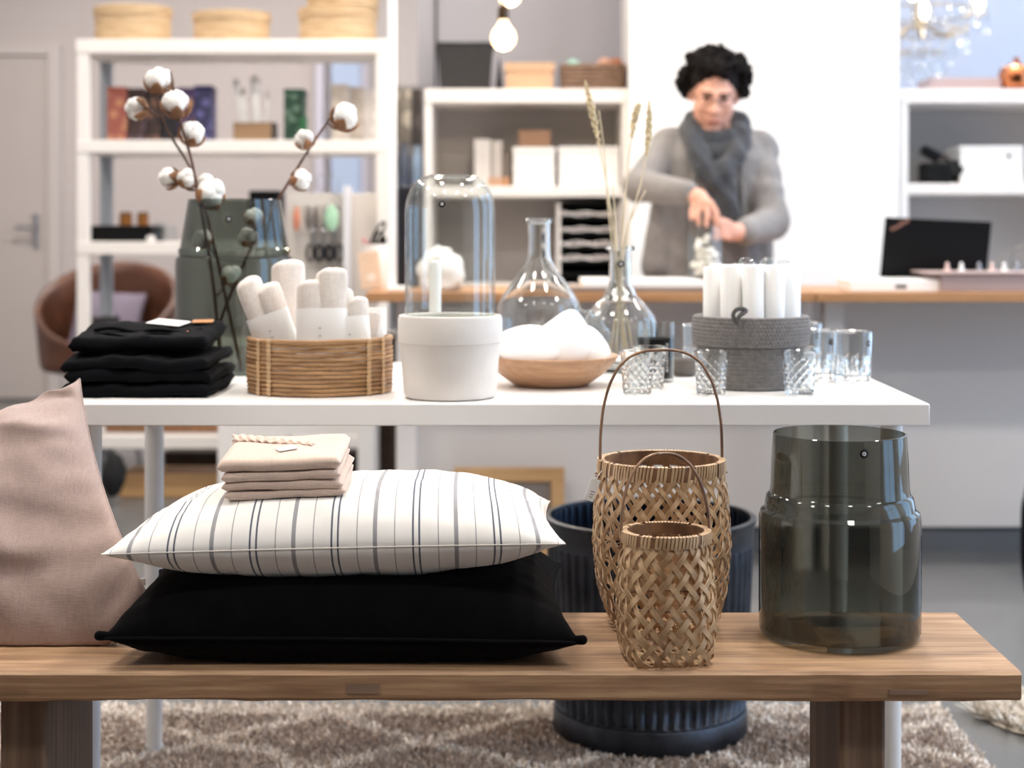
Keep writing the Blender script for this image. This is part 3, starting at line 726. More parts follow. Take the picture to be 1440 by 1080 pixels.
# ------------------------------------------------------------------ things on the white table
# folded trousers
denim = cloth('navy_black_denim', (8, 9, 13), 1500, var=.2, vs=10, bump=.3, sheen=.0, rough=1.0)
jx, jy = XX(213, 2.70), 2.705
zacc = TZ+.0008
jl = ['lowest of the pile', 'second from the bottom of the pile', 'third from the bottom of the pile', 'topmost, with a paper label']
for k in range(4):
    t = (.021, .020, .020, .024)[k]; w = (.243, .238, .240, .225)[k]; d = (.235, .232, .228, .20)[k]
    tilt = (0, .0, .03, .10)[k]; dz = (0, 0, .004, .0125)[k]
    cx = jx+(.0, .003, -.004, -.006)[k]; cy = jy+(0, .002, 0, .012)[k]; cz = zacc+t/2+dz
    jn = thing('folded_trousers', (cx, cy, zacc), 'folded black trousers on the left of the table, %s' % jl[k], 'trousers', 'folded black trousers')
    Rj = rot('X', tilt)@rot('Z', (.0, .012, -.012, .01)[k])
    fold(B(), w, d, t, (cx, cy, cz), Rj, 31+k, .008, 40, .04, 15).build('cloth', denim, jn, sharp=0)
    if k == 3:
        C = Vector((cx, cy, cz))
        B().obox(C+Rj@Vector((.022, .045, .016)), (.062, .05, .0012), Rj@rot('Z', -.25)@rot('Y', .05)).build('paper_label', paper, jn, smooth=False)
        B().obox(C+Rj@Vector((.078, .06, .0155)), (.036, .03, .002), Rj@rot('Z', .1)).build('leather_patch', mat('tan_leather', (190, 134, 88), .55, var=.1, vs=40), jn, smooth=False, bevel=.0008)
        B().lathe([(0, 0), (.0028, 0), (.003, .001), (0, .0018)], C+Rj@Vector((.072, -.045, .0145)), 12).build('rivet', mat('copper_rivet', (180, 120, 84), .4, .9, var=.05), jn)
        fb = B(); fb.tube([C+Rj@Vector((-.09+.01*q, -.02+.012*math.sin(q*.4), .0125+.003*math.sin(q*.7))) for q in range(19)], .0035, 6)
        fb.tube([C+Rj@Vector((-.08+.008*q, -.06+.006*math.sin(q*.5+1), .011+.002*math.sin(q*.6))) for q in range(20)], .003, 6)
        fb.build('waistband_fold', denim, jn, sharp=0)
    zacc += t+.0006+(0 if k < 2 else .004)
# back smoked vase with cotton
vb = Vector((XX(330, 3.08), 3.08, TZ))
smoke2 = thin_glass('smoked_glass_green', (.645, .675, .65), .05)
v2 = vase('smoked_vase', vb, .1125, .331, .088, .103, .238, .222, 'tall smoked glass vase with cotton branches behind the black trousers', smoke2)
a_ = -PI/2+.07; sticker(v2, (vb.x+.0985*math.cos(a_), vb.y+.0985*math.sin(a_), ZZ(308, 2.99)), a_, .006)
twig = mat('brown_twig', (96, 66, 52), .7, var=.25, vs=40, bump=.2)
husk_m = mat('cotton_husk', (146, 104, 72), .7, var=.3, vs=45, bump=.2)
fluff_m = mat('cotton_fluff', (250, 247, 242), .95, var=.03, vs=60, bump=.5, bs=220, sheen=.5)
def boll(parent, c, r, d_, seed):
    """four lobes of fluff sitting in a split husk; d_ = direction the boll opens to"""
    rg_ = random.Random(seed); d_ = Vector(d_).normalized(); R = d_.to_track_quat('Z', 'Y').to_matrix(); c = Vector(c)
    b = B()
    for k in range(5):
        a = 2*PI*k/5+rg_.random()
        o = Vector((math.cos(a)*r*.44, math.sin(a)*r*.44, r*.12+rg_.uniform(-.1, .15)*r)) if k < 4 else Vector((0, 0, r*.42))
        b.ell(c+R@o, r*.60, r*.60, r*.68, 14, 9, R, lambda q, p, s=seed+k: q*(1+.13*nz(p.x*3+s, p.y*3, p.z*3)))
    o1 = b.build('cotton_boll', fluff_m, parent, sharp=0)
    hb = B()
    for k in range(4):
        a0 = 2*PI*k/4+.4+seed; vs = []; n1, n2 = 7, 5
        for i in range(n1):
            q = i/(n1-1); th = PI*.97-q*PI*.55; wd = .62*math.sin(PI*min(1, q*.85+.12))
            for j in range(n2):
                a = a0+(j/(n2-1)-.5)*2*wd; rr = r*(1.03+.10*q)
                vs.append(c+R@Vector((rr*math.sin(th)*math.cos(a), rr*math.sin(th)*math.sin(a), rr*math.cos(th)*.95)))
        fs = [(i*n2+j, i*n2+j+1, (i+1)*n2+j+1, (i+1)*n2+j) for i in range(n1-1) for j in range(n2-1)]
        hb.add(vs, fs)
    hu = hb.build('husk', husk_m, o1, sharp=0)
    so = hu.modifiers.new('thick', 'SOLIDIFY'); so.thickness = .0018
D0 = 3.06
def cotton(label, stem, bolls, dv):
    pts = [PX(x, y, d) for x, y, d in stem]; path = smooth_path(pts, 6)
    root = thing('cotton_branch', pts[0], label, 'branch', 'cotton branches in the smoked vase')
    m = len(path); B().tube(path, [.0036-.0018*k/m for k in range(m)], 7).build('stem', twig, root, sharp=0)
    for k, (x, y, dd, r, ox, oy) in enumerate(bolls):
        c = PX(x, y, D0+dd); q = min(path, key=lambda p_: (p_-c+Vector((0, 0, .03))).length); R_ = r*D0/F
        root_p = c-Vector((ox, -.35, oy)).normalized()*R_*.95
        B().tube(smooth_path([q, q*.4+root_p*.6+Vector((0, .0, -.004)), root_p], 4), .0021, 6).build('twig', twig, root, sharp=0)
        boll(root, c, R_, (ox, -.35, oy), dv+k)
cotton('cotton branch leaning left with bolls at the very top', [(340, 522, 3.10), (318, 420, 3.09), (290, 300, 3.06), (267, 235, 3.05), (236, 184, 3.05), (216, 130, 3.05)],
       [(223, 115, 0, 19, .1, 1), (193, 153, 0, 16, -1, .1), (239, 251, -.02, 15, -1, .15), (286, 336, 0, 14, -.5, .6)], 1)
cotton('cotton branch in the middle with a bare tip', [(310, 500, 3.04), (300, 400, 3.05), (283, 295, 3.03), (268, 220, 3.02), (252, 165, 3.02), (243, 118, 3.02), (240, 100, 3.02)],
       [(248, 148, -.03, 20, .1, 1), (270, 189, -.02, 18, .5, .8), (263, 252, -.03, 14, .4, .6), (297, 274, -.03, 21, .6, .5), (290, 258, .03, 13, .4, .9), (325, 388, 0, 15, .5, .6)], 20)
cotton('cotton branch leaning right over the napkin basket', [(288, 512, 3.1), (322, 420, 3.1), (362, 330, 3.09), (394, 276, 3.08), (430, 217, 3.07), (460, 172, 3.06), (474, 148, 3.06)],
       [(429, 197, -.02, 14, -.4, 1), (485, 166, -.01, 20, .6, .9), (423, 253, -.02, 15, .9, .3), (357, 306, -.02, 13, .2, 1), (349, 334, .01, 14, -.3, .8)], 40)
# rattan basket with napkin rolls
rat = mat('rattan_reed', (190, 150, 108), .5, var=0, vs=30, c2=(142, 104, 68), stretch=(.4, .4, 3), bump=.25, bs=160)
rat_l = mat('rattan_binding', (206, 172, 132), .5, var=.15, vs=60)
rbx, rby, RA, RB_ = XX(450, 2.70), 2.70, .1215, .108
rb = thing('rattan_basket', (rbx, rby, TZ), 'oval basket of horizontal rattan reeds holding rolled napkins', 'basket')
nre = 13; hb_ = .092
for k in range(nre):
    z = TZ+.0045+hb_*k/nre; rr = .0038 if k < nre-1 else .005
    pts = [(rbx+(RA-.003+.0012*nz(k*3.3, a*2)+.002*math.sin(PI*k/nre))*math.cos(a), rby+(RB_-.003+.0012*nz(k*3.3, a*2))*math.sin(a), z+.0010*nz(k*2.1, a*3, 4)) for a in [2*PI*i/72 for i in range(72)]]
    B().tube(pts, [rr*(.9+.2*nz(i*.3, k)) for i in range(72)], 7, True).build('reed', rat, rb, sharp=0)
for a in (-2.42, -2.2, -.75, -.45, .4, 1.2, 2.0, 2.9):
    ca, sa = math.cos(a), math.sin(a); b = B()
    for k in range(nre):
        z = TZ+.0045+hb_*k/nre; c = Vector((rbx+RA*ca, rby+RB_*sa, z)); n_ = Vector((ca, sa, 0)); t_ = Vector((-sa, ca, 0))
        b.obox(c+n_*.0016, (.0095, .0026, .0066), Matrix((t_, n_, Vector((0, 0, 1)))).transposed()@rot('Y', .25))
    b.build('binding', rat_l, rb, bevel=.001)
B().lathe([(0, TZ+.001), (.97, TZ+.001), (.97, TZ+.005), (0, TZ+.005)], (rbx, rby, 0), 48, RA, RB_).build('bottom', rat, rb)
nap_m = cloth('natural_linen', (232, 222, 214), 1100, var=.05, vs=18, bump=.3)
sleeve_m = mat('paper_sleeve', (253, 252, 250), .7, var=.01, vs=20)
def nap_roll(p0, p1, wid, sl0, sl1, label, lobes=2, seed=0):
    p0, p1 = Vector(p0), Vector(p1); L_ = (p1-p0).length; R = (p1-p0).to_track_quat('Z', 'X').to_matrix()
    if (R@Vector((1, 0, 0))).x < 0: R = R@rot('Z', PI)
    # local x across the picture
    xax = Vector((1, 0, 0)); z_ = (p1-p0).normalized(); xax = (xax-z_*xax.dot(z_)).normalized(); R = Matrix((xax, z_.cross(xax), z_)).transposed()
    root = thing('napkin_roll', p0, label, 'napkin', 'rolled napkins in the rattan basket')
    b = B()
    for k in range(lobes):
        ox = (k-(lobes-1)/2)*wid*.40; rr = wid*(.33 if lobes > 1 else .46); ll = L_*(1-.10*((k+seed) % 2))
        n1, n2 = 30, 20; vs = []
        for i in range(n1):
            q = i/(n1-1); q = 1-(1-q)**2.2; s = 1 if q < .93 else math.sqrt(max(.0, 1-((q-.93)/.07)**2.4)); s = max(s, .03)
            for j in range(n2):
                a = 2*PI*j/n2; r2 = rr*s*(1+.10*nz(math.cos(a)*1.8+seed, math.sin(a)*1.8, q*3)+.05*math.cos(3*a+seed)+.035*math.cos(7*a+2*seed))
                fl = 1+.10*q; vs.append(p0+R@Vector((ox*fl+r2*fl*math.cos(a), r2*1.12*math.sin(a)+.003*k, ll*q+(.14*r2*math.cos(a+seed)+.003*nz(a*1.5, seed, k)) * (q > .5))))
        fs = [(i*n2+j, i*n2+(j+1) % n2, (i+1)*n2+(j+1) % n2, (i+1)*n2+j) for i in range(n1-1) for j in range(n2)]
        b.add(vs, fs+[tuple(range(n2-1, -1, -1)), tuple(range((n1-1)*n2, n1*n2))])
    b.build('napkin', nap_m, root, sharp=0)
    sb = B(); n2 = 32; vs = []
    for q in (sl0, (sl0+sl1)/2, sl1, sl1, (sl0+sl1)/2, sl0):
        pass
    zs = [sl0, sl1]
    ex, ey = wid*.60, wid*.44
    for inn in (0, 1):
        for q in (zs if not inn else zs[::-1]):
            for j in range(n2):
                a = 2*PI*j/n2; e = 2.6; k = (abs(math.cos(a))**e+abs(math.sin(a))**e)**(-1/e); f_ = 1-.012*inn*2
                vs.append(p0+R@Vector((ex*f_*k*math.cos(a), ey*f_*k*math.sin(a), L_*q)))
    fs = [(i*n2+j, i*n2+(j+1) % n2, ((i+1) % 4)*n2+(j+1) % n2, ((i+1) % 4)*n2+j) for i in range(4) for j in range(n2)]
    sl = sb.add(vs, fs).build('paper_sleeve', sleeve_m, root, sharp=50)
    tm = B()
    tm.obox(p0+R@Vector((0, -ey-.0005, L_*(sl0*.4+sl1*.6))), (.0022, .0004, .0016), R); tm.obox(p0+R@Vector((0, -ey-.0005, L_*(sl0*.55+sl1*.45))), (.0045, .0004, .0008), R)
    tm.build('print_mark', mat('grey_ink', (120, 118, 118), .7, var=.05), sl, smooth=False)
D1 = 2.66
zb = TZ+.008
def rp(px, py, d): return PX(px, py, d)
nap_roll((XX(413, 2.70), 2.695, zb), PX(356, 388, 2.69), .060, .30, .66, 'rolled linen napkin leaning left in the rattan basket', 2, 0)
nap_roll((XX(412, 2.772), 2.772, zb), PX(404, 347, 2.785), .056, .22, .66, 'tallest rolled linen napkin standing upright in the rattan basket', 1, 1)
nap_roll((XX(456, 2.68), 2.66, zb), PX(453, 377, 2.68), .072, .25, .66, 'thick rolled linen napkin in the middle of the rattan basket', 2, 1)
nap_roll((XX(502, 2.68), 2.66, zb), PX(488, 405, 2.69), .054, .25, .70, 'short rolled linen napkin right of the middle in the rattan basket', 2, 0)
nap_roll((XX(524, 2.75), 2.75, zb), PX(522, 435, 2.75), .042, .30, 1.02, 'small napkin roll hidden in a white sleeve at the right back', 1, 2)
# planter with glass dome
ptx, pty = XX(633, 2.605), 2.605
pot = thing('planter', (ptx, pty, TZ), 'off-white ceramic pot with a glass dome set in it', 'pot')
pot_m = mat('matt_ceramic', (226, 220, 214), .7, var=.025, vs=25, bump=.06, bs=200)
B().lathe([(0, 0), (.068, 0), (.0735, .003), (.0755, .008), (.081, .085), (.082, .089), (.0845, .091), (.0848, .095), (.0848, .129), (.083, .1335), (.080, .1345), (.0775, .132), (.0765, .12), (.072, .09), (.070, .05), (0, .05)], (ptx, pty, TZ), 80).build('pot_body', pot_m, pot, sharp=30)
B().lathe([(0, .0505), (.070, .051), (.0715, .085), (.066, .092), (0, .095)], (ptx, pty, TZ), 48).build('filling', mat('pale_sand', (214, 204, 192), .9, var=.1, vs=80), pot)
Rd, zd0, zd1 = .0738, .096, ZZ(246, 2.605)-TZ
dm = [(Rd, zd0)]+[(Rd, zd0+.02+k*(zd1-.07-zd0-.02)/3) for k in range(4)]
dm = [p for p in dm if p[1] < zd1-.064]
for k in range(0, 11):
    a = PI/2*k/11; dm.append((.036+(Rd-.036)*math.cos(a), zd1-.062+.060*math.sin(a)))
dm += [(.0365, zd1-.0012), (.0345, zd1)]
inn = [(r-.0026, z-.001) for r, z in dm[::-1]]
B().lathe(dm+inn, (ptx, pty, TZ), 80, loop=True).build('glass_dome', clear, pot, sharp=30)
a_ = -PI/2-.13; sticker(pot, (ptx+(Rd+.0002)*math.cos(a_)*.985, pty+(Rd)*math.sin(a_)*.985, ZZ(287, 2.535)), a_, .0056, -.25)
# white candle and a crumpled white parcel behind the dome
B().lathe([(.0, 0), (.0105, 0), (.011, .002), (.0105, .10), (.0112, .205), (.009, .215), (0, .218)], (XX(612, 2.86), 2.86, TZ), 24).build('tall_candle', mat('candle_wax', (250, 248, 244), .5, sss=.3, var=.01), label='tall white candle standing behind the glass dome', cat='candle')
cr_ = B().ell((XX(620, 4.72), 4.74, .826+.055), .07, .055, .07, 24, 16, None, lambda q, p: Vector((q.x, q.y, max(q.z, -.054)))*(1+.22*nz(p.x*2.2, p.y*2.2, p.z*2.2+4)+.10*nz(p.x*6, p.y*6, p.z*6)))
cr_.build('paper_parcel', paper, sharp=30, label='crumpled white paper parcel on the counter behind the glass dome', cat='parcel')
# carafes
def carafe(loc, R, hh, nr, zn, zs, label):
    root = thing('glass_carafe', loc, label, 'carafe', 'clear glass carafes'); g = zn-zs
    o = [(0, .004), (R*.55, .0), (R*.84, .003), (R*.95, .012), (R, .032), (R, zs-.03), (R*.995, zs-.012), (R*.965, zs+g*.06), (R*.90, zs+g*.19), (R*.78, zs+g*.36), (R*.60, zs+g*.58), (R*.43, zs+g*.76), (nr+.007, zs+g*.90), (nr+.0015, zn), (nr, zn+.012), (nr-.0005, hh-.014), (nr, hh-.010), (nr+.006, hh-.008), (nr+.007, hh-.004), (nr+.004, hh)]
    t = .0032
    i_ = [(nr-t, hh-.0005)]+[(max(r-t, .001), z+(.0008 if z > .03 else t+.004)) for r, z in o[::-1][3:-1]]+[(0, .010)]
    B().lathe(o+i_, loc, 72).build('glass_body', cut_glass, root, sharp=35)
    return root
c1 = Vector((XX(758, 3.13), 3.13, TZ)); h1 = ZZ(307, 3.13)-TZ
carafe(c1, .084, h1, .0225, h1-.080, .118, 'large clear glass carafe behind the wooden bowl')
c2 = Vector((XX(872, 3.08), 3.08, TZ)); h2 = ZZ(346, 3.08)-TZ
ca2 = carafe(c2, .073, h2, .0215, h2-.078, .094, 'smaller clear glass carafe holding dried grass stalks')
a_ = -PI/2; sticker(ca2, (c2.x, c2.y-.0222, ZZ(371, 3.06)), a_, .0068)
straw = mat('dried_straw', (222, 206, 174), .7, var=.1, vs=50); ear_m = mat('seed_head', (216, 198, 162), .8, var=.2, vs=90, bump=.4)
for lab_, pts, hd in (
    ('dried grass stalk with the tallest seed head, leaning left', [(866, 500), (870, 400), (858, 290), (843, 205), (831, 150), (823, 113)], 4),
    ('thin dried grass stalk leaning left, just right of the tallest', [(884, 498), (868, 400), (856, 300), (850, 215), (842, 155)], 0),
    ('dried grass stalk arching right with the highest seed head on that side', [(876, 502), (873, 400), (884, 320), (903, 250), (912, 190), (913, 140)], 3),
    ('dried grass stalk bending right with a drooping seed head', [(892, 500), (874, 400), (876, 320), (884, 230), (893, 165), (900, 145)], 3),
    ('short bare dried grass stalk leaning right in the carafe', [(858, 500), (872, 400), (880, 330), (896, 290), (908, 268)], 0),
    ('upright bare dried grass stalk in the carafe', [(880, 498), (871, 400), (866, 330), (862, 262)], 0)):
    jd = random.uniform(-.008, .008)
    P3 = [PX(x, y, 3.08+jd) for x, y in pts]; path = smooth_path(P3, 6)
    st = thing('dried_grass', P3[0], lab_, 'grass', 'dried grass stalks in the carafe')
    B().tube(path, [.0017-.0007*k/len(path) for k in range(len(path))], 6).build('stem', straw, st, sharp=0)
    if hd:
        n_ = hd*3; seg = path[-(n_+1):]; b = B(); L_ = len(seg)
        for k in range(40):
            q = k/39; i = min(L_-2, int(q*(L_-1))); p = seg[i].lerp(seg[i+1], q*(L_-1)-i); t_ = (seg[i+1]-seg[i]).normalized()
            a = k*2.4; o = t_.orthogonal().normalized(); o = Matrix.Rotation(a, 3, t_)@o; wd = .0055*math.sin(PI*min(1, .15+q*.85))+.001
            b.ell(p+o*wd*.6, wd*.55, wd*.55, wd*1.2, 7, 5, (t_+o*.4).to_track_quat('Z', 'Y').to_matrix())
        b.build('seed_head', ear_m, st, sharp=0)
# wooden bowl with white packets
bwx, bwy = XX(775, 2.80), 2.80
bowl_m = wood('acacia', (150, 112, 82), (182, 140, 106), (204, 164, 128), 'X', 9, .4, .1)
B().lathe([(0, 0), (.058, 0), (.066, .003), (.088, .018), (.107, .036), (.117, .050), (.1165, .0535), (.113, .0525), (.100, .038), (.078, .018), (.055, .009), (0, .008)], (bwx, bwy, TZ), 96).build('wooden_bowl', bowl_m, sharp=0, label='round brown wooden bowl heaped with white packets', cat='bowl')
pk = mat('white_packet', (250, 250, 250), .55, var=.01, vs=20, bump=.1, bs=60)
cell = thin_glass('crinkled_cellophane', (.93, .95, .95), .09, .05)
for lab_, pts_, d, ry, sd in (('white packet at the left of the wooden bowl', [(690, 512), (690, 482), (706, 462), (760, 450), (800, 480), (800, 514)], 2.77, .055, 1),
        ('largest white packet heaped in the middle of the wooden bowl', [(725, 516), (728, 480), (765, 458), (795, 434), (812, 432), (832, 465), (848, 514)], 2.79, .06, 2),
        ('white packet at the right of the wooden bowl', [(785, 514), (798, 466), (826, 450), (850, 474), (863, 498), (856, 510)], 2.80, .05, 3)):
    b = B(); nk = len(pts_); K = 9; vs = []
    for k in range(K):
        q = -1+2*k/(K-1); s_ = math.sqrt(max(.04, 1-q*q)); 
        cxm = sum(p[0] for p in pts_)/nk; cym = 505
        for (x, y) in pts_:
            P_ = PX(cxm+(x-cxm)*(.35+.65*s_), cym+(y-cym)*s_, d); P_.y = d+q*ry; P_.z += .003*nz(x*.05+sd, q*2); vs.append(P_)
    fs = [(k*nk+i, (k+1)*nk+i, (k+1)*nk+(i+1) % nk, k*nk+(i+1) % nk) for k in range(K-1) for i in range(nk)]+[tuple(range(nk)), tuple(range(K*nk-1, (K-1)*nk-1, -1))]
    b.add(vs, fs).build('white_packet', pk, sharp=0, sub=2, label=lab_, cat='packet', group='white packets in the bowl')
c = PX(826, 462, 2.86)
B().ell(c, .045, .02, .028, 26, 16, rot('Y', .75), lambda q, p: q*(1+.35*nz(p.x*3+9, p.y*3, p.z*3)+.15*nz(p.x*9, p.y*9, p.z*9))).build('cellophane_wrap', cell, sharp=20, label='crinkled clear cellophane at the right of the bowl', cat='wrapper')
# tumblers
def tumbler_prof(rt, rbt, hh, t, bt): return [(0, .0008), (rbt-.003, 0), (rbt, .003), (rt, hh-.001), (rt-t*.4, hh), (rt-t, hh-.001), (rbt-t, bt+.003), (rbt-t-.004, bt), (0, bt)]
def small_glass(loc, label, first=[None]):
    if first[0] is not None: return dup(first[0], loc, label)
    root = thing('diamond_tumbler', loc, label, 'glass', 'small diamond-pattern tumblers')
    pr = []; base = tumbler_prof(.0285, .0235, .0735, .0026, .009)
    n1 = 56
    outer = [(.0, .0008), (.0205, 0), (.0235, .003)]+[(.0235+.005*k/n1, .003+.068*k/n1) for k in range(1, n1)]+[(.0285, .0725), (.0278, .0735)]
    inner = base[5:]
    def fac(r, z, a, j):
        if j < 4 or j >= 3+n1 or z > .060 or z < .006: return r
        x = a*6/PI; y = (z-.006)/.0145
        p = abs(((x+y) % 1)-.5); q = abs(((x-y) % 1)-.5)
        return r-.0016*(1-min(1, min(.5-p, .5-q)*4.2)) if True else r
    b = B().lathe(outer+inner, loc, 144, fn=lambda r, z, a, j: fac(r, z, a, j) if j < len(outer) else r)
    b.build('glass_body', cut_glass, root, sharp=30)
    first[0] = root; return root
small_glass(PX(896, 550, 2.665)*0+Vector((XX(896, 2.645), 2.645, TZ)), 'small diamond-pattern glass tumbler at the front, inside the big handle')
small_glass(Vector((XX(914, 2.725), 2.735, TZ)), 'small diamond-pattern glass tumbler just behind another, near the black candle')
small_glass(Vector((XX(1000, 2.632), 2.632, TZ)), 'small diamond-pattern glass tumbler left in front of the crochet basket')
small_glass(Vector((XX(1124, 2.632), 2.632, TZ)), 'small diamond-pattern glass tumbler right in front of the crochet basket')
def rocks(loc, label, first=[None]):
    if first[0] is not None: return dup(first[0], loc, label)
    root = thing('whisky_tumbler', loc, label, 'glass', 'larger cut-base tumblers'); n1 = 30; hh = .091; r0, r1 = .0325, .0362
    outer = [(0, .001), (r0-.004, 0), (r0, .004)]+[(r0+(r1-r0)*k/n1, .004+(hh-.006)*k/n1) for k in range(1, n1)]+[(r1, hh-.001), (r1-.0008, hh)]
    inner = [(r1-.0025, hh-.001), (r0-.0005, .016), (r0-.006, .012), (0, .012)]
    def fac(r, z, a, j):
        if j >= len(outer) or z < .005 or z > .048: return r
        x = a*12/(2*PI); p = abs((x % 1)-.5)*2; q = (z-.005)/.043
        return r-.0022*max(0, 1-abs(p-q)*4)-.0012*max(0, 1-abs(p-q*.5)*6)
    B().lathe(outer+inner, loc, 144, fn=fac).build('glass_body', cut_glass, root, sharp=30)
    s = B(); 
    a = -PI/2+.75; c = Vector(loc)+Vector((r1*math.cos(a), r1*math.sin(a), hh-.02))
    sticker(root, c, a, .0058)
    first[0] = root; return root
rocks(Vector((XX(1198, 2.86), 2.86, TZ)), 'larger cut-base tumbler at the right corner of the table')
rocks(Vector((XX(1146, 2.90), 2.90, TZ)), 'larger cut-base tumbler half hidden behind the crochet basket')
rocks(Vector((XX(1130, 3.12), 3.12, TZ)), 'larger cut-base tumbler furthest back, behind the crochet basket')
rocks(Vector((XX(985, 3.06), 3.06, TZ)), 'larger cut-base tumbler behind the left side of the crochet basket')
# black candle in glass
kx, ky = XX(922, 2.875), 2.875
kd = thing('candle_glass', (kx, ky, TZ), 'tall glass filled with black candle wax beside the wooden bowl', 'candle')
B().lathe([(0, 0), (.0315, 0), (.033, .003), (.0345, .106), (.034, .107), (.033, .106), (.0318, .006), (0, .005)], (kx, ky, TZ), 48).build('glass_jar', clear, kd, sharp=30)
B().lathe([(0, .0055), (.0312, .0062), (.0325, .078), (.030, .077), (0, .0765)], (kx, ky, TZ), 48).build('black_wax', mat('black_wax', (8, 8, 10), .8, var=.1, spec=.1), kd)
B().tube([(kx, ky, TZ+.076), (kx+.001, ky, TZ+.09)], .0012, 6).build('wick', mat('wick', (60, 56, 52), .8, var=.05), kd)
mk = B()
for k in range(9):
    a = -PI/2+.55; mk.obox((kx+.0347*math.cos(a), ky+.0347*math.sin(a), TZ+.022+.0058*k), (.0035, .0005, .003 if k % 3 else .0045), rot('Z', a+PI/2))
mk.build('label_print', white_ink, kd, smooth=False)
B().lathe([(0, 0), (.018, 0), (.022, .004), (.034, .03), (.0335, .032), (.031, .03), (.02, .007), (0, .005)], (XX(962, 2.98), 2.98, TZ), 40).build('stone_bowl', mat('grey_stoneware', (104, 98, 92), .5, var=.12, vs=40), sharp=30, label='small grey stoneware bowl behind the front tumblers', cat='bowl')
# crochet basket
crx, cry = XX(1056, 2.775), 2.775
cb_ = thing('crochet_basket', (crx, cry, TZ), 'grey crocheted basket with folded cuff holding white candles', 'basket')
yarn = mat('grey_yarn', (124, 120, 118), .9, var=.15, vs=120, bump=.5, bs=400, sheen=.2)
rows = 15; pr = [(0, .0), (.081, .0)]
for k in range(rows*6):
    q = k/(rows*6); z = .002+.098*q; r = .0860+.006*q+.002*math.sin(q*2.2); pr.append((r, z))
def cro(r, z, a, j):
    if r < .082: return r
    row = (z-.002)/.0065; return r+.0017*abs(math.sin(PI*row))+.0009*math.cos(a*110+PI*int(row))+.0012*nz(a*2, z*20)
B().lathe(pr+[(.0925, .1005), (.086, .1), (.075, .01), (0, .008)], (crx, cry, TZ), 440, fn=lambda r, z, a, j: cro(r, z, a, j) if j < 2+rows*6 else r).build('crochet_wall', yarn, cb_, sharp=0)
pr = []
for k in range(49):
    q = k/48; z = .074+.046*q; pr.append((.0970+.0030*math.sin(q*PI)+.001*q, z+.003*math.sin(q)))
def cuf(r, z, a, j):
    row = (z-.074)/.0064; return r+.0024*abs(math.sin(PI*row))*(.5+.5*math.cos(a*95+PI*int(row)))+.0015*nz(a*3, z*15, 2)
nj = len(pr)
B().lathe(pr+[(.097, .1245), (.092, .123), (.090, .10), (.094, .074)], (crx, cry, TZ), 480, fn=lambda r, z, a, j: cuf(r, z, a, j) if j < nj else r, loop=True).build('cuff', yarn, cb_, sharp=0)
lp = smooth_path([PX(1034, 452, 2.68), PX(1031, 443, 2.675), PX(1035, 436, 2.672), PX(1043, 434, 2.672), PX(1049, 437, 2.675), PX(1045, 441, 2.672), PX(1039, 445, 2.67), PX(1037, 453, 2.675)], 5)
B().tube(lp, .0036, 8).build('hanging_loop', mat('dark_yarn', (92, 90, 88), .9, var=.2, vs=150, bump=.5, bs=400), cb_, sharp=0)
wax = mat('white_wax', (252, 251, 249), .45, var=.005, vs=10, sss=.25)
first = None; cl = [(-.066, -.012), (-.041, -.05), (-.0055, -.068), (.0305, -.06), (.06, -.034), (.068, .002), (-.03, -.012), (.006, -.03), (.034, -.022), (-.05, .026), (-.012, .024), (.026, .018), (.055, .04), (-.02, .062), (.018, .06)]
order = sorted(range(len(cl)), key=lambda i: cl[i][0]); rank = {i: k for k, i in enumerate(order)}
words = ['first', 'second', 'third', 'fourth', 'fifth', 'sixth', 'seventh', 'eighth', 'ninth', 'tenth', 'eleventh', 'twelfth', 'thirteenth', 'fourteenth', 'fifteenth']
for i, (ox, oy) in enumerate(cl):
    loc = Vector((crx+ox, cry+oy, TZ+.012+random.uniform(-.002, .004)))
    L = 'white pillar candle in the crochet basket, %s counting from the left' % words[rank[i]]
    if first is None:
        hh = ZZ(374, 2.78)-TZ-.012
        first = thing('pillar_candle', loc, L, 'candle', 'white candles in the crochet basket')
        B().lathe([(0, 0), (.0175, 0), (.0182, .002), (.0182, hh-.004), (.016, hh-.0005), (0, hh)], loc, 32).build('wax', wax, first)
        B().tube([loc+Vector((0, 0, hh-.001)), loc+Vector((.001, 0, hh+.003))], .0009, 6).build('wick', mat('white_wick', (245, 243, 238), .8, var=.02), first)
    else: dup(first, loc, L)
cw = B(); hh = ZZ(374, 2.78)
for ox, oy, s in ((-.014, -.045, 1), (.02, -.05, .9), (.05, -.03, .8)):
    c = Vector((crx+ox, cry+oy, hh+.006)); cw.ell(c, .014*s, .009, .009*s, 18, 12, None, lambda q, p: Vector((q.x, q.y, max(q.z, -.003)))*(1+.4*nz(p.x*3+ox*50, p.y*3, p.z*3)+.2*nz(p.x*9, p.y*9, p.z*9)))
cw.build('cellophane_wrap', cell, sharp=20, label='crinkled clear cellophane on top of the white candles', cat='wrapper')
